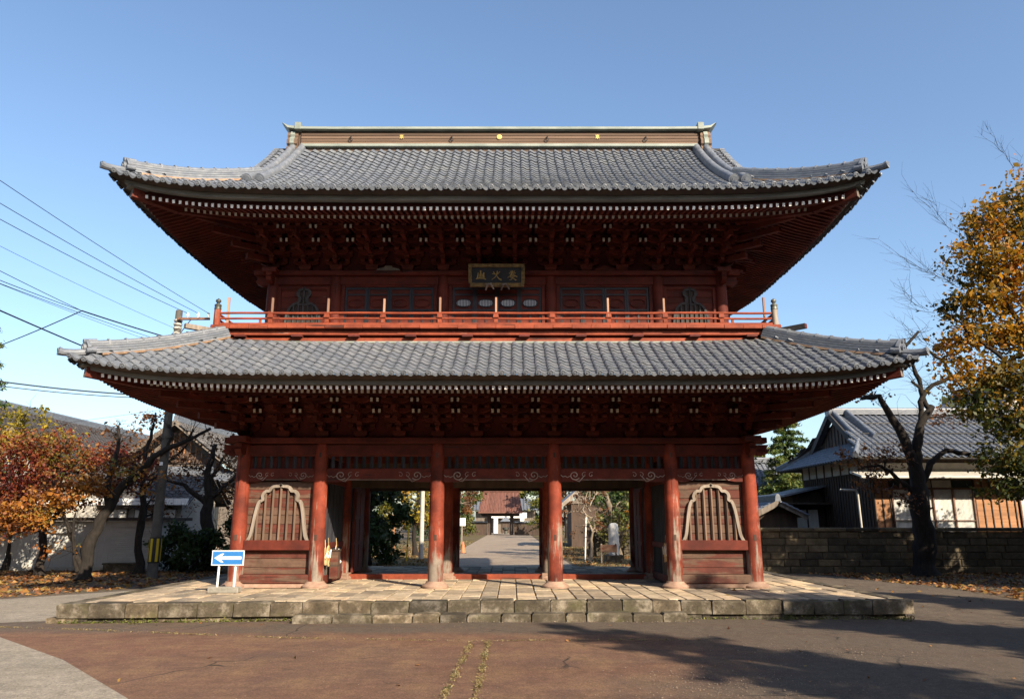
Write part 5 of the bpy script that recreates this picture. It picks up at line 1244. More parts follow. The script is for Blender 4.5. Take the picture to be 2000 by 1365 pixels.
me = quads_mesh('sky_blocker_wood', leaf_quads(np.concatenate(WC), 1.15, .7, 0, 0, wr), LM['green']); o = link(bpy.data.objects.new('sky_blocker_wood', me)); tag(o, 'unseen wood added behind the forecourt to block low sky light', 'wood', kind='stuff')

# ================================================================== houses, walls, pole
M['plaster'] = simple('white_plaster', (.33, .30, .26), (.46, .43, .38), 3, .9); M['shed_wall'] = simple('pale_sheet_metal', (.40, .39, .36), (.50, .49, .455), 2, .6, bstr=.05, var=.06)
M['siding'] = simple('sunlit_board_siding', (.20, .095, .045), (.34, .17, .085), 5, .8, (.12, 1, 1), .3, var=.18); M['darksiding'] = simple('dark_board_siding', (.03, .02, .015), (.065, .042, .03), 5, .8, (1, 1, .15), .3, var=.3)
M['curtain'] = simple('white_curtain', (.55, .54, .50), (.70, .69, .65), 5, .9, (1, 1, .1), .1, var=.08); M['palemetal'] = simple('pale_metal_roof', (.34, .32, .28), (.46, .43, .38), 3, .5, var=.05)
M['greypole'] = simple('concrete_pole', (.045, .04, .034), (.085, .077, .066), 5, .85); M['sunpole'] = simple('pale_concrete_pole', (.36, .33, .28), (.48, .45, .4), 5, .85)  # concrete darkened for the utility pole's shade; the pale one is the sunlit copy
M['safety'] = flat('yellow_band', (.62, .42, .02), .5); M['black'] = flat('black_band', (.015, .015, .015), .5); M['wire'] = flat('black_wire', (.012, .012, .014), .6); M['porcelain'] = flat('porcelain', (.7, .7, .68), .25)
M['rust'] = simple('rusty_steel', (.09, .045, .03), (.16, .08, .05), 9, .7)
def glass_mat():
    m, t, p = nodes('window_glass'); p.inputs['Base Color'].default_value = (.035, .04, .045, 1); p.inputs['Roughness'].default_value = .08; p.inputs['Specular IOR Level'].default_value = .6; return m
M['glass'] = glass_mat()
M['midtile'] = simple('old_grey_tile', (.05, .048, .048), (.095, .09, .088), 6, .7, island=True, var=.25)
M['darktile'] = simple('dark_glazed_tile', (.022, .020, .022), (.05, .045, .045), 6, .7, island=True, var=.25)
def tiled(parent, e0, e1, r0, r1, k=1.15, name='roof_tiles', mat=None):
    'tile a four sided slope: eave e0-e1, top edge r0-r1'
    e0, e1, r0, r1 = map(Vector, (e0, e1, r0, r1)); Ms = []; H = ((r0+r1)/2-(e0+e1)/2).length; nr = max(2, int(H/(TE*k)))
    up = ((r0+r1)/2-(e0+e1)/2); ex = (e1-e0).normalized(); up = (up - ex*up.dot(ex)).normalized(); nn = ex.cross(up)
    W = (e1-e0).length; 
    for j in range(nr):
        s_ = j*TE*k; f = min(1, s_/H); a = e0.lerp(r0, f); b = e1.lerp(r1, f); lo = (a-e0).dot(ex); hi = (b-e0).dot(ex)
        i0 = int(math.ceil(lo/(TW*k))); i1 = int(hi/(TW*k))
        for i in range(i0, i1+1):
            p = e0 + ex*(i*TW*k) + up*s_ + nn*.01
            Mx = Matrix((ex*k, up*k, nn*k)).transposed().to_4x4(); Mx.translation = p; Ms.append(Mx)
    o = joined(name, [(t_mb, Ms)], mat or M['tile'], parent, 35); tag(o, kind='stuff')
    d = nn*-.06
    part('roof_deck', M['tilebed'], MB().add([e0, e1, r1, r0, e0+d, e1+d, r1+d, r0+d], [(0,1,2,3),(7,6,5,4),(0,4,5,1),(1,5,6,2),(2,6,7,3),(3,7,4,0)]), parent)
def ridge_line(parent, a, b, h=.3, w=.3, name='roof_ridge'):
    a = Vector(a); b = Vector(b); part(name, M['tile'], MB().sweep([a.lerp(b, i/6) for i in range(7)], hip_sec(h, w)), parent, 30)
# ---- stone boundary wall on the right
wl = thing('stone_wall', 'long grey boundary wall of stone blocks with coping before the old house', 'wall', (16, 11, 0))
part('wall_core', M['wallstone'], MB().box(9.9, 26, 11.03, 11.25, -.02, 1.60), wl)
rw = random.Random(5); zc = [0, .27, .54, .81, 1.08, 1.35, 1.61]
for r_ in range(6):
    x = 9.85 - rw.random()*.4
    while x < 26:
        x1 = x + rw.uniform(.62, .95)
        part('stone_block', M['wallstone'], MB().bbox(max(9.85, x)+.006, x1-.006, 10.98+rw.uniform(-.012, .015), 11.3, zc[r_]+.006-.01*(r_ == 0), zc[r_+1]-.006, .022), wl); x = x1
x = 9.8
while x < 26: part('coping_stone', M['wallstone'], MB().bbox(x+.004, x+1.3, 10.91, 11.37, 1.612, 1.76, .03), wl); x += 1.304
# ---- old house on the right
hs = thing('old_house', 'old timber house with grey tiled roof, orange board siding and white curtains', 'house', (21, 18, 0))
part('wall', M['darksiding'], MB().box(16.9, 30, 15.05, 23.3, 0, 4.9), hs)  # dark boards carry the shade of the house's left side
part('plaster_band', M['plaster'], MB().box(16.86, 16.899, 15.15, 23.2, 4.25, 4.95).box(16.95, 30, 15.0, 15.048, 4.18, 4.62), hs)
for k in range(9): part('wall_post', M['darkwood'], MB().box(16.82, 16.858, 15.1+k*1.0, 15.2+k*1.0, 4.2, 5.0), hs)
for k in range(27): part('wall_batten', M['darkwood'], MB().box(16.86, 16.899, 15.2+k*.3, 15.235+k*.3, 0, 4.2), hs)
def siding(x0, x1):
    z = 1.2
    while z < 3.85:
        part('siding_board', M['siding'], MB().add([(x0, 15.02, z), (x1, 15.02, z), (x1, 15.03, z+.27), (x0, 15.03, z+.27), (x0, 15.049, z), (x1, 15.049, z), (x1, 15.049, z+.27), (x0, 15.049, z+.27)], [(0,1,2,3),(0,4,5,1),(2,6,7,3),(1,5,6,2),(3,7,4,0)]), hs); z += .262
    x = x0
    while x < x1 + .02: part('siding_batten', M['darkwood'], MB().box(x-.02, x+.02, 14.985, 15.018, 1.2, 3.85), hs); x += .355
siding(16.92, 17.62); siding(21.5, 23.4)
def window(x0, x1, n, z0=1.2, z1=3.42, top=True):
    wd = (x1-x0)/n; fr = part('window', M['rust'], MB().bbox(x0-.05, x1+.05, 14.94, 15.04, z1, z1+.08, .006), hs)
    for k in range(n+1): part('mullion', M['rust'], MB().box(x0+k*wd-.03, x0+k*wd+.03, 14.95, 15.03, z0, z1), fr)
    for k in range(n):
        a, b = x0+k*wd+.032, x0+(k+1)*wd-.032; c = MB(); m = 15
        vs = []
        for i in range(m*2+1):
            u = a + (b-a)*i/(m*2); vs += [(u, 15.035+.012*math.cos(i*math.pi)+RND.uniform(-.003, .003), z0), (u, 15.035+.012*math.cos(i*math.pi), z1)]
        c.add(vs, [(2*i, 2*i+2, 2*i+3, 2*i+1) for i in range(m*2)])
        part('curtain', M['curtain'], c, fr)
        part('glazing_bar', M['rust'], MB().box(a, b, 14.965, 14.985, 2.02, 2.06), fr)
    if top:
        for k in range(n):
            a, b = x0+k*wd+.03, x0+(k+1)*wd-.03
            part('transom_pane', M['plaster'] if k in (1, 2) else M['glass'], MB().box(a, b, 15.0, 15.02, z1+.085, z1+.42), fr)
        part('transom_head', M['rust'], MB().bbox(x0-.05, x1+.05, 14.94, 15.04, z1+.42, z1+.48, .006), fr)
window(17.72, 21.42, 4); window(23.5, 26.5, 3)
pent = part('pent_roof', M['palemetal'], MB().add([(15.9, 13.85, 3.98), (28, 13.85, 3.98), (28, 15.0, 4.26), (15.9, 15.0, 4.26), (15.9, 13.85, 3.9), (28, 13.85, 3.9), (28, 15.0, 4.16), (15.9, 15.0, 4.16)], [(0,1,2,3),(7,6,5,4),(0,4,5,1),(1,5,6,2),(2,6,7,3),(3,7,4,0)]), hs)
part('gutter', M['palemetal'], MB().tube([(15.85, 13.8, 3.9), (28, 13.8, 3.9)], .06, 8), hs)
E0, EY0, EY1, EZ, RZ, RY = 15.9, 14.0, 24.0, 4.78, 7.35, 19.0
tiled(hs, (E0, EY0, EZ), (30, EY0, EZ), (17.6, RY, RZ), (30, RY, RZ))
tiled(hs, (30, EY1, EZ), (E0, EY1, EZ), (30, RY, RZ), (17.6, RY, RZ))
tiled(hs, (E0-.1, EY1, 4.76), (E0-.1, EY0, 4.76), (17.2, 21.2, 5.75), (17.2, 16.8, 5.75))
gpoly = [(16.7, 5.65), (21.3, 5.65), (RY, 7.25)]
part('gable_wall', M['darkwood'], MB().prism(gpoly, 17.2, 17.26, 0, 'x'), hs)
for k in range(10):
    y = 17.2 + k*.4; part('gable_slat', M['greyframe'], MB().box(17.15, 17.2, y-.03, y+.03, 5.7, 7.25 - abs(y-RY)*.69), hs)
for sy in (-1, 1):
    part('bargeboard', M['greyframe'], MB().beam((16.85, RY+sy*3.0, 5.35), (16.85, RY, 7.38), .08, .28), hs)
    ridge_line(hs, (17.1, RY+sy*3.1, 5.45), (17.1, RY, 7.42), .16, .30, 'verge_ridge'); ridge_line(hs, (17.75, RY+sy*2.9, 5.85), (17.75, RY+sy*.1, 7.42), .18, .26, 'verge_ridge')
    ridge_line(hs, (E0-.12, RY+sy*5.02, 4.78), (17.3, RY+sy*2.3, 5.85), .2, .26, 'hip_ridge')
ridge_line(hs, (16.9, RY, 7.40), (30, RY, 7.40), .26, .34)
part('ridge_end_tile', M['tile'], MB().lathe((16.86, RY, 7.6), [(.30, -.06), (.30, .06), (.2, .1)], 12, axis='x'), hs, 35)
for z, y in ((6.65, 17.62), (6.0, 16.36), (5.4, 15.2)): part('snow_rail', M['greypole'], MB().tube([(17.9 if z > 6.5 else 17.3, y, z+.13), (30, y, z+.13)], .025, 6), hs)
part('down_pipe', M['palemetal'], MB().tube([(15.3, 14.8, 3.4), (16.0, 14.75, 3.38), (16.05, 14.75, 3.2), (16.1, 14.75, .1)], .05, 8), hs, 60)
ax_ = thing('side_annex', 'low dark lean-to with small windows beside the old house', 'annex', (15.6, 22, 0))
part('wall', M['darksiding'], MB().box(15.2, 16.8, 20.5, 24, 0, 3.5), ax_); part('roof', M['tile'], MB().add([(14.6, 20.0, 3.35), (16.81, 20.0, 3.85), (16.81, 24.5, 3.85), (14.6, 24.5, 3.35), (14.6, 20.0, 3.25), (16.81, 20.0, 3.75), (16.81, 24.5, 3.75), (14.6, 24.5, 3.25)], [(0,1,2,3),(7,6,5,4),(0,4,5,1),(1,5,6,2),(2,6,7,3),(3,7,4,0)]), ax_)
for x in (15.35, 15.95): part('window', M['curtain'], MB().box(x, x+.5, 20.44, 20.49, 1.5, 2.6), ax_)
part('awning', M['darkwood'], MB().bbox(14.4, 16.8, 19.4, 20.49, 2.85, 2.93, .01), ax_)
# further roofs
def gabled(name, label, x0, x1, y0, y1, ze, zr, along, wallmat, over=.6, k=1.25, cat='house', tmat=None):
    h = thing(name, label, cat, ((x0+x1)/2, (y0+y1)/2, 0)); part('wall', wallmat, MB().box(x0, x1, y0, y1, 0, ze), h)
    cx, cy = (x0+x1)/2, (y0+y1)/2; o = over; zl = ze - .1
    if along == 'x':
        tiled(h, (x0-o, y0-o, zl), (x1+o, y0-o, zl), (x0-o, cy, zr), (x1+o, cy, zr), k, mat=tmat); tiled(h, (x1+o, y1+o, zl), (x0-o, y1+o, zl), (x1+o, cy, zr), (x0-o, cy, zr), k, mat=tmat)
        ridge_line(h, (x0-o, cy, zr), (x1+o, cy, zr))
        for x in (x0, x1): part('gable_wall', wallmat, MB().prism([(y0, ze), (y1, ze), (cy, zr-.25)], x-.02, x+.02, 0, 'x'), h)
    else:
        tiled(h, (x1+o, y0-o, zl), (x1+o, y1+o, zl), (cx, y0-o, zr), (cx, y1+o, zr), k, mat=tmat); tiled(h, (x0-o, y1+o, zl), (x0-o, y0-o, zl), (cx, y1+o, zr), (cx, y0-o, zr), k, mat=tmat)
        ridge_line(h, (cx, y0-o, zr), (cx, y1+o, zr))
        gw = part('gable_wall', wallmat, MB().prism([(x0, ze), (x1, ze), (cx, zr-.25)], y0-.02, y0+.02), h)
        for s in (-1, 1): part('bargeboard', M['oldwood'], MB().beam((cx+s*(x1-cx+o), y0-o-.03, zl-.05), (cx, y0-o-.03, zr-.05), .06, .26), h)
    return h
h_ = gabled('back_house', 'tall dark-roofed house rising behind the old timber house', 31, 42, 30, 40, 7.6, 12.0, 'y', M['plaster'])
part('gable_panel', M['siding'], MB().prism([(33, 8.6), (39.8, 8.6), (36.5, 11.2)], 29.9, 29.97), h_)
gabled('small_hall', 'small grey-roofed hall glimpsed between the gate and the pine', 14, 22, 34, 40, 3.6, 6.3, 'x', M['darksiding'])
gabled('garden_hut', 'low wooden hut with shed roof just over the stone wall', 12.6, 14.6, 18.5, 21, 2.35, 2.95, 'y', M['darksiding'], .4)
# ---- left houses
gb = gabled('big_hall', 'big hall with long dark grey tiled roof behind the maples', -34.5, -19.0, 16, 38, 3.9, 7.9, 'y', M['plaster'], .8, tmat=M['darktile'])
for k in range(5): 
    w_ = part('window', M['darkwood'], MB().box(-18.99, -18.95, 17+k*3.4, 19+k*3.4, 1.2, 2.9), gb); part('pane', M['glass'], MB().box(-18.949, -18.93, 17.1+k*3.4, 18.9+k*3.4, 1.3, 2.8), w_)
gh = gabled('gabled_house', 'house with latticed timber gable and grey tiled roof behind the bare trees', -21.6, -16.2, 24, 34, 5.0, 7.6, 'y', M['oldwood'], .9, tmat=M['midtile'])
gl = part('gable_lattice', M['darkwood'], MB().prism([(-20.9, 5.25), (-16.9, 5.25), (-18.9, 7.1)], 23.9, 23.97), gh)
for k in range(11):
    x = -20.6 + k*.34; part('lattice_bar', M['siding'], MB().box(x-.03, x+.03, 23.85, 23.9, 5.3, 7.15-abs(x+18.9)*.95), gl)
for x in (-21.2, -19.9, -18.6, -17.3):
    w_ = part('window', M['oldwood'], MB().bbox(x-.02, x+1.1, 23.88, 23.97, 1.0, 3.6, .01), gh); part('pane', M['glass'], MB().box(x+.06, x+.5, 23.86, 23.879, 1.1, 3.5), w_); part('pane', M['glass'], MB().box(x+.58, x+1.02, 23.86, 23.879, 1.1, 3.5), w_)
tiled(gh, (-22.4, 22.3, 4.15), (-15.4, 22.3, 4.15), (-22.4, 23.95, 4.85), (-15.4, 23.95, 4.85), 1.2, 'porch_tiles')
ch = gabled('cream_house', 'cream-walled low house with white fascia showing over the shed', -22.5, -15.2, 16.5, 20.5, 2.9, 4.3, 'x', M['plaster'], .5, tmat=M['midtile'])
part('fascia', M['signwhite'], MB().box(-23, -14.7, 15.93, 15.97, 2.75, 3.05), ch)
for x in (-20.5, -18.6, -17.4, -16.3):
    w_ = part('window', M['oldwood'], MB().bbox(x, x+.9, 16.40, 16.49, 1.6, 2.6, .01), ch); part('pane', M['curtain'], MB().box(x+.06, x+.84, 16.38, 16.399, 1.66, 2.54), w_)
sh = thing('storage_shed', 'long white sheet-metal shed with ribbed wall and roller shutter', 'shed', (-19, 13.5, 0))
part('wall', M['shed_wall'], MB().box(-26, -14.32, 12.62, 15.0, 0, 2.02), sh)
x = -26
while x < -16.5:
    part('wall_panel', M['shed_wall'], MB().bbox(x+.004, x+.90, 12.585, 12.619, .16, 2.0, .006), sh)
    for q in range(4): part('panel_rib', M['shed_wall'], MB().bbox(x+.10+q*.22, x+.14+q*.22, 12.572, 12.586, .16, 2.0, .004), sh)
    x += .904
part('plinth', M['concrete'], MB().bbox(-26, -14.3, 12.56, 12.63, -.01, .155, .01), sh)
sht = part('shutter', M['palemetal'], MB().box(-16.35, -14.45, 12.60, 12.618, .16, 1.98), sh)
for k in range(19): part('shutter_slat', M['shed_wall'], MB().bbox(-16.33, -14.47, 12.575, 12.60, .17+k*.085, .247+k*.085, .012), sht)
part('shutter_box', M['shed_wall'], MB().bbox(-16.4, -14.36, 12.54, 12.618, 1.79, 2.02, .01), sh)
part('roof', M['darkwood'], MB().bbox(-26.3, -14.1, 12.35, 15.2, 2.03, 2.16, .01), sh)
bn = thing('stone_trough', 'low dark concrete trough in front of the roller shutter', 'trough', (-15.3, 11.9, 0)); part('basin', M['kerb'], MB().bbox(-16.1, -14.8, 11.7, 12.1, 0, .30, .02), bn); part('rim', M['kerb'], MB().bbox(-16.14, -14.76, 11.66, 12.14, .30, .36, .02), bn)
# ---- utility pole and wires
PX, PY = -12.45, 8.2
up = thing('utility_pole', 'concrete utility pole with yellow and black guard and steel crossarm', 'utility pole', (PX, PY, 0))
part('shaft', M['greypole'], MB().lathe((PX, PY, 0), [(.185, 0), (.17, 2), (.15, 5), (.125, 9.9), (.11, 9.95)], 14), up, 40)
gd = part('guard', M['black'], MB().lathe((PX, PY, .55), [(.20, 0), (.203, .02), (.20, .88), (.197, .9)], 16), up, 40)
for k in range(6):
    a = k*math.pi/3 + .3
    part('guard_stripe', M['safety'], MB().beam((PX+.204*math.cos(a), PY+.204*math.sin(a), .60), (PX+.203*math.cos(a), PY+.203*math.sin(a), 1.4), .09, .012, up=(math.cos(a), math.sin(a), 0)), gd)
part('number_plate', M['signwhite'], MB().box(PX-.06, PX+.06, PY-.20, PY-.19, 4.0, 4.12), up)
ca = part('crossarm', M['rust'], MB().bbox(PX+.05, PX+1.28, PY-.22, PY-.14, 9.52, 9.61, .006), up)
part('arm_brace', M['greypole'], MB().beam((PX+.1, PY-.17, 8.85), (PX+.55, PY-.17, 9.53), .04, .02), up)
for z in (8.75, 9.0, 9.2, 9.35, 9.5): part('pole_band', M['palemetal'], MB().lathe((PX, PY, z), [(.155, 0), (.158, .02), (.158, .05), (.155, .07)], 14), up)
for q in (.42, .82, 1.22): part('insulator', M['porcelain'], MB().lathe((PX+q, PY-.18, 9.61), [(.02, 0), (.02, .05), (.055, .06), (.06, .10), (.04, .13), (.05, .16), (.02, .2)], 8), up, 40)
part('transformer_clamp', M['bronze'], MB().lathe((PX, PY, 8.45), [(.17, 0), (.18, .03), (.18, .2), (.16, .24)], 10), up)
def wire(p0, p1, sag, r_, label, grp='overhead wires'):
    p0 = Vector(p0); p1 = Vector(p1)
    pts = [p0.lerp(p1, i/24) - Vector((0, 0, sag*4*(i/24)*(1-i/24))) for i in range(25)]
    o = MB().tube(pts, r_, 5).build('overhead_wire', M['wire']); tag(o, label, 'wire', grp)
for p0, p1, sag, r_, lb in (
 ((-11.23, 8.02, 9.78), (-15.31, -9.19, 12.47), .25, .010, 'thin wire on the outermost insulator of the pole crossarm'),
 ((-11.63, 8.02, 9.78), (-14.69, -9.19, 11.18), .25, .010, 'thin wire on the middle insulator of the pole crossarm'),
 ((-12.03, 8.02, 9.78), (-14.04, -9.19, 10.23), .25, .010, 'thin wire on the insulator nearest the pole shaft'),
 ((-12.58, 8.1, 9.24), (-13.72, -9.19, 9.39), .2, .006, 'faint wire strung just under the crossarm of the pole'),
 ((-12.58, 8.1, 8.80), (-13.72, 4.0, 8.74), .02, .024, 'thick black cable from the pole to the mid-air splice'),
 ((-13.72, 4.0, 8.74), (-13.6, -9.19, 9.0), .12, .010, 'upper wire leaving the cable splice toward the road'),
 ((-13.72, 4.0, 8.74), (-13.45, -9.19, 8.2), .15, .011, 'lower wire leaving the cable splice toward the road'),
 ((-13.72, 4.0, 8.74), (-17.64, 6.0, 8.04), .03, .018, 'black service cable branching sideways from the splice'),
 ((-12.60, 8.1, 8.60), (-13.19, -9.19, 7.81), .15, .009, 'thin wire below the thick cable on the pole'),
 ((-12.60, 8.1, 8.45), (-12.73, -9.19, 7.74), .15, .006, 'lowest thin wire tied to the pole clamp'),
 ((-12.6, 8.2, 7.2), (-13.9, -5, 7.9), .1, .022, 'thick telephone cable dropping behind the lower roof'),
 ((-12.6, 8.2, 6.6), (-20.5, 3.0, 7.1), .25, .026, 'thick low cable running level past the maple'),
 ((-12.6, 8.2, 6.5), (-20.5, 3.0, 6.9), .25, .016, 'thinner cable just beneath the thick low cable'),
 ((-12.6, 8.2, 6.1), (-20.5, 6.2, 4.7), .05, .006, 'thin guy wire slanting from the pole to the big hall')):
    wire(p0, p1, sag, r_, lb)
# ================================================================== beyond the gate
fg = thing('far_gate', 'distant gate with red metal roof at the end of the approach path', 'gate', (-1.3, 97, 0))
M['redroof'] = simple('red_sheet_roof', (.10, .042, .031), (.16, .072, .053), 2, .6, (1, .2, 1), .1)
for sy in (-1, 1):
    e = 97 + sy*2.6
    part('roof', M['redroof'], MB().add([(-4.6, e, 3.4), (2.0, e, 3.4), (1.5, 97, 6.4), (-4.0, 97, 6.4), (-4.6, e, 3.2), (2.0, e, 3.2), (1.5, 97, 6.2), (-4.0, 97, 6.2)], [(0,1,2,3),(7,6,5,4),(0,4,5,1),(1,5,6,2),(2,6,7,3),(3,7,4,0)]), fg)
rib = MB()
for k in range(27):
    x = -4.5 + k*.245; f = .5
    x2 = -4.0 + (x+4.6)/6.6*5.5; part('roof_rib', M['redroof'], MB().beam((x, 94.38, 3.44), (x2, 97, 6.45), .07, .08), fg)
part('roof_ridge', M['redroof'], MB().bbox(-4.2, 1.7, 96.8, 97.2, 6.35, 6.75, .03), fg)
for x in (-3.1, .45): part('post', M['darkwood'], MB().bbox(x-.22, x+.22, 96.5, 97.0, 0, 3.4, .02), fg)
for x in (-2.9, .25): part('rear_post', M['darkwood'], MB().bbox(x-.15, x+.15, 98.4, 98.8, 0, 3.4, .02), fg)
part('beam', M['darkwood'], MB().bbox(-4.2, 1.6, 96.55, 96.95, 2.75, 3.2, .02), fg)
for s, x0, x1 in ((0, -8, -3.4), (1, .75, 5.5)):
    fw = thing('far_wall', ['weathered board wall left of the distant gate', 'dark boarded wall right of the distant gate'][s], 'wall', ((x0+x1)/2, 97, 0)); part('face', M['darksiding'], MB().box(x0, x1, 96.7, 97.0, 0, 1.8), fw); part('cap', M['tile'], MB().bbox(x0-.1, x1+.1, 96.4, 97.3, 1.8, 2.05, .03), fw)
hl = thing('far_hall', 'pale hall with white banner seen through the distant gate', 'hall', (-1, 116, 0)); part('wall', M['oldwood'], MB().box(-6, 4.5, 116, 124, 0, 3.8), hl); part('fascia', M['signwhite'], MB().box(-3.4, 3.0, 114.5, 114.7, 2.6, 3.5), hl)
for x in (-2.4, 2.2): part('porch_post', M['signwhite'], MB().box(x-.35, x+.35, 114.5, 114.9, 0, 2.6), hl)
tiled(hl, (-6.8, 114.2, 3.9), (5.2, 114.2, 3.9), (-5, 120, 6.0), (3.5, 120, 6.0), 2.2)
part('doorway', M['darkwood'], MB().box(-1.4, 1.2, 115.9, 115.99, 0, 2.2), hl)
il = thing('incense_shelter', 'small roofed incense burner beyond the distant gate', 'shrine', (-.6, 106, 0)); part('roof', M['tile'], MB().add([(-1.5, 105.1, 2.0), (.3, 105.1, 2.0), (.3, 106.9, 2.0), (-1.5, 106.9, 2.0), (-.6, 106, 2.9)], [(0,1,4),(1,2,4),(2,3,4),(3,0,4),(3,2,1,0)]), il)
for x in (-1.2, 0): part('post', M['darkwood'], MB().box(x-.06, x+.06, 105.4, 105.55, 0, 2.0), il)
part('burner', M['bronze'], MB().lathe((-.6, 106, 0), [(.25, 0), (.2, .5), (.5, .7), (.55, 1.0), (.45, 1.05)], 12), il, 40)
pl_ = thing('lamp_pole', 'pale concrete pole standing on the verge beyond the left archway', 'pole', (-4.47, 22, 0)); part('shaft', M['sunpole'], MB().lathe((-4.47, 22, 0), [(.13, 0), (.12, 3), (.10, 7), (.09, 7.1)], 12), pl_, 40); part('band', M['palemetal'], MB().lathe((-4.47, 22, 2.2), [(.128, 0), (.128, .05)], 12), pl_)
ym = thing('marker_pole', 'thin yellow marker pole leaning beside the pale concrete pole', 'pole', (-4.9, 19.8, 0)); part('shaft', M['safety'], MB().tube([(-4.95, 19.8, 0), (-4.87, 19.8, 2.1)], .035, 8), ym); part('collar', M['black'], MB().tube([(-4.922, 19.8, .75), (-4.918, 19.8, .85)], .039, 8), ym)
tp = thing('timber_post', 'brown timber post beside the yellow marker pole', 'post', (-6.6, 26, 0)); part('shaft', M['siding'], MB().bbox(-6.7, -6.5, 25.9, 26.1, 0, 2.4, .01), tp); part('foot', M['concrete'], MB().bbox(-6.8, -6.4, 25.8, 26.2, 0, .12, .01), tp)
ms = thing('marker_stone', 'small white marker stone at the edge of the dry grass', 'stone', (-6.05, 19.6, 0)); part('block', M['signwhite'], MB().bbox(-6.28, -5.85, 19.5, 19.75, .1, .65, .03), ms); part('plinth', M['kerb'], MB().bbox(-6.36, -5.77, 19.42, 19.83, 0, .1, .02), ms)
cn = thing('traffic_cone', 'orange traffic cone on the left verge of the approach path', 'cone', (-2.75, 30.4, 0)); part('cone', flat('cone_orange', (.55, .16, .07)), MB().lathe((-2.75, 30.4, .03), [(.17, 0), (.04, .68), (.02, .7)], 14), cn, 40); part('foot', M['black'], MB().bbox(-2.97, -2.53, 30.18, 30.62, 0, .03, .005), cn)
st_ = thing('standing_stone', 'white standing stone pillar on a dark base beyond the right archway', 'monument', (5.6, 19.5, 0))
part('base', M['kerb'], MB().bbox(5.15, 6.05, 19.2, 20, 0, .35, .03), st_); part('pillar', simple('pale_granite', (.42, .41, .38), (.62, .60, .56), 6, .85, c2=(.2, .2, .19), p2=.8), MB().lathe((5.6, 19.6, .34), [(.27, 0), (.265, .8), (.25, 1.4), (.22, 1.52), (.12, 1.58)], 10, a0=.3), st_, 50)
wt = thing('wooden_stand', 'small wooden notice stand in front of the standing stone', 'stand', (5.1, 17.8, 0))
for x in (4.75, 5.45): part('leg', M['oldwood' if x < 5 else 'darkwood'], MB().bbox(x-.035, x+.035, 17.75, 17.82, 0, .95, .005), wt)
part('board', M['plank'], MB().bbox(4.7, 5.5, 17.74, 17.80, .55, .9, .008), wt)
sw = thing('garden_wall', 'low grey stone wall behind the standing stone', 'wall', (8.5, 25.5, 0)); part('core', M['wallstone'], MB().box(5, 13, 25.52, 25.8, 0, 1.5), sw)
for r_ in range(4):
    x = 5.0 - rw.random()*.4
    while x < 13: x1 = x + rw.uniform(.6, 1.0); part('stone_block', M['wallstone'], MB().bbox(x+.01, x1-.01, 25.46+rw.uniform(0, .03), 25.7, r_*.38+.01, (r_+1)*.38-.01, .03), sw); x = x1
ss = thing('side_shrine', 'small temple building with steep grey gable in the right archway', 'shrine', (5.2, 42, 0)); part('wall', M['darksiding'], MB().box(5.2, 11, 42, 47, 0, 3.4), ss)
tiled(ss, (4.4, 47.6, 3.3), (4.4, 41.2, 3.3), (8.1, 47.6, 6.4), (8.1, 41.2, 6.4), 1.4); tiled(ss, (11.8, 41.2, 3.3), (11.8, 47.6, 3.3), (8.1, 41.2, 6.4), (8.1, 47.6, 6.4), 1.4)
part('gable', M['oldwood'], MB().prism([(5.2, 3.4), (11, 3.4), (8.1, 6.0)], 41.9, 42.0), ss)
for s in (-1, 1): part('bargeboard', M['oldwood'], MB().beam((8.1+s*3.7, 41.15, 3.25), (8.1, 41.15, 6.35), .06, .3), ss)
ws = thing('tree_stake', 'white support stake tied to the slender cherry', 'stake', (4.15, 19.4, 0)); part('stake', M['signwhite'], MB().tube([(4.10, 19.4, 0), (4.2, 19.5, 2.2)], .035, 8), ws); part('tie', M['straw'], MB().tube([(4.19, 19.48, 1.9), (4.3, 19.8, 1.95)], .02, 6), ws)
lp = thing('sign_post', 'slim white post on the right verge of the approach path', 'post', (3.6, 46, 0)); part('shaft', M['signwhite'], MB().tube([(3.6, 46, 0), (3.6, 46, 2.4)], .05, 8), lp); part('lamp', M['signwhite'], MB().bbox(3.4, 3.8, 45.9, 46.1, 2.4, 2.6, .02), lp)
wsign = thing('notice_board', 'small white notice board on the left verge of the approach path', 'sign', (-4.1, 50, 0)); part('post', M['oldwood'], MB().box(-4.15, -4.05, 49.95, 50.05, 0, 2.2), wsign); part('board', M['signwhite'], MB().bbox(-4.4, -3.8, 49.9, 49.96, 1.6, 2.3, .01), wsign)
# verges beyond the gate
for s in (-1, 1):
    sheet('verge', [(s*3.35, 12.8), (s*12, 12.8), (s*12, 95), (s*3.35, 95)][::s], .012, simple('dry_grass_verge', (.07, .06, .022), (.15, .105, .04), 1.5, .95, c2=(.30, .19, .05), fine=60, bstr=.6))

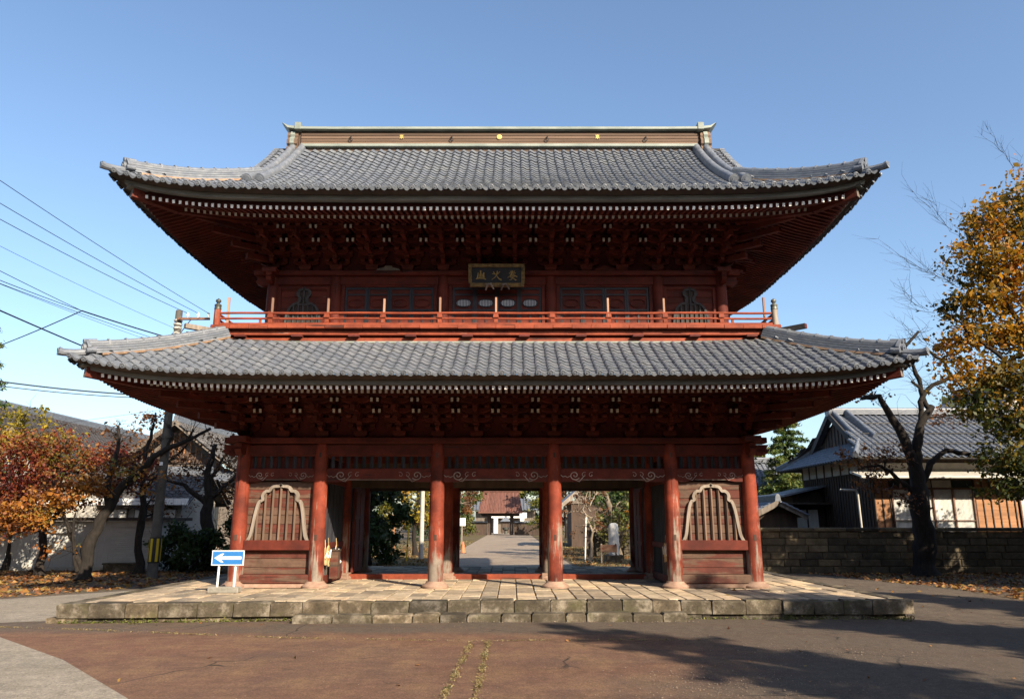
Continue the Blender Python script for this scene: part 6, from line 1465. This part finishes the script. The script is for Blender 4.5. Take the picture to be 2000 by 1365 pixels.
# ================================================================== litter, grass, gravel
def scatter(name, label, cat, pts, size, mat, wide=.7, flat=.75):
    me = quads_mesh(name, leaf_quads(np.array(pts), size, wide, flat, 0, np.random.RandomState(2)), mat); o = link(bpy.data.objects.new(name, me)); tag(o, label, cat, kind='stuff'); return o
rs = np.random.RandomState(6)
def rnd_in(poly, n, z=.02):
    xs = [p[0] for p in poly]; ys = [p[1] for p in poly]; out = []
    while len(out) < n:
        x, y = rs.uniform(min(xs), max(xs)), rs.uniform(min(ys), max(ys)); c = False
        for (x1, y1), (x2, y2) in zip(poly, poly[1:] + poly[:1]):
            if (y1 > y) != (y2 > y) and x < (x2-x1)*(y-y1)/(y2-y1) + x1: c = not c
        if c: out.append((x, y, z + rs.uniform(0, .02)))
    return out
LF = rnd_in([(-26, 0), (-13.3, 1.2), (-10, 6), (-9.2, 10), (-9, 12.5), (-26, 12.5)], 9000) + rnd_in([(13.7, 0), (13.8, 4), (12.7, 8.3), (12, 10.9), (26, 10.9), (26, -4)], 8000)
LF += rnd_in([(-12, 13), (-3.4, 13), (-3.4, 40), (-12, 40)], 3500, .03) + rnd_in([(3.3, 13), (12, 13), (12, 40), (3.3, 40)], 3500, .03)
scatter('leaf_litter', 'brown and orange fallen leaves under the trees beside the road', 'leaves', LF, .12, LM['litter'])
CL = [(x, y, .02) for x, y in zip(rs.uniform(-9, 12, 46), rs.uniform(-11, -3.6, 46))] + rnd_in([(7, -5), (13, -4), (13, 4), (9.2, 8), (9.2, -3)], 90) + [(x, y, .39) for x, y in zip(rs.uniform(5, 8.5, 14), rs.uniform(-3, -.6, 14))]
scatter('fallen_leaves', 'scattered single dry leaves on the asphalt court', 'leaves', CL, .075, LM['litter'])
# gravel
def pebbles(pts, name, label):
    base = MB().lathe((0, 0, 0), [(.25, -.35), (.55, 0), (.3, .38)], 5); Ms = []
    for (x, y, s_) in pts: Ms.append(T((x, y, .012 + s_*.25)) @ Matrix.Rotation(rs.uniform(0, 6.28), 4, 'Z') @ Matrix.Diagonal((s_*rs.uniform(.7, 1.3), s_, s_*.8, 1)))
    o = joined(name, [(base, Ms)], simple(name+'_stone', (.13, .095, .068), (.23, .18, .135), 6, .9, island=True, var=.4)); tag(o, label, 'gravel', kind='stuff')
pb = [(rs.normal(3.3, .8), rs.normal(-9.6, .7), abs(rs.normal(.004, .006))+.004) for k in range(900)] + [(rs.normal(4.9, 1.0), rs.normal(-7.3, .5), abs(rs.normal(.004, .006))+.004) for k in range(500)]
pb += [(rs.uniform(-8.5, 9), rs.uniform(-11.5, -3.9), abs(rs.normal(.003, .005))+.0035) for k in range(700)] + [(rs.uniform(-4, 4.2), -3.62 + rs.normal(0, .06), abs(rs.normal(.012, .007))+.006) for k in range(160)]
pebbles(pb, 'gravel', 'loose pale gravel scattered over the asphalt court')
# dry grass in the joints
LM['straw'] = leafmat('dry_grass_blade', [(.11, .08, .035), (.19, .14, .062), (.27, .21, .10), (.075, .08, .03)], .2, 3)
gp = []
for xa, xb in ((-.27, -.40), (.02, -.01)):
    for k in range(1900):
        t_ = rs.uniform(0, 1); m_ = .5 + .5*math.sin(t_*31 + xa*9)
        if rs.uniform() < .25 + .75*m_: gp.append((xa + (xb-xa)*t_ + rs.normal(0, .030), -6.2 - 5.2*t_, .01 + abs(rs.normal(0, .012))))
sm = [(-9.6, -4.35), (-8.4, -4.55), (-6.2, -5.1), (-3.5, -5.75), (-.3, -6.1), (1.6, -5.95), (3.9, -6.0)]
for (xa, ya), (xb, yb) in zip(sm, sm[1:]):
    for k in range(int(150*(xb-xa))):
        t_ = rs.uniform()
        if math.sin((xa+(xb-xa)*t_)*3.1) > -.35 or rs.uniform() < .2: gp.append((xa+(xb-xa)*t_, ya+(yb-ya)*t_ + rs.normal(0, .025), .01 + abs(rs.normal(0, .008))))
scatter('dry_grass', 'tufts of dry grass growing along the joints of the court', 'grass', gp, .033, LM['straw'], .3, .25)
mp_ = [(x, fe(x) + .03 + rs.normal(0, .02), abs(rs.normal(0, .03))) for x in rs.uniform(-8.7, -4.1, 700)] + [(x, fe(x)+.0+rs.normal(0, .03), abs(rs.normal(0, .03))) for x in rs.uniform(4.1, 8.8, 350)]
scatter('moss', 'green moss and weeds along the foot of the platform kerb', 'moss', mp_, .045, leafmat('moss_leaf', [(.05, .06, .012), (.10, .12, .02), (.18, .17, .05)], .2, 2), .5, .2)
weed = []
for cx, cy in ((6.2, -3.25), (-7.1, -3.85), (-3.9, -3.7), (8.6, -3.4)): weed += [(cx + rs.normal(0, .07), cy - .04 + rs.normal(0, .04), abs(rs.normal(.05, .05))) for k in range(60)]
scatter('weeds', 'small green weeds sprouting from the kerb joints', 'weeds', weed, .06, LM['olive'], .3, .1)
gv = [(sx*rs.uniform(3.35, 9), y, abs(rs.normal(0, .03))+.015) for sx in (-1, 1) for y in rs.uniform(13, 60, 5000)]
scatter('verge_grass', 'dry yellow grass on the verges beyond the gate', 'grass', gv, .14, LM['straw'], .25, .1)
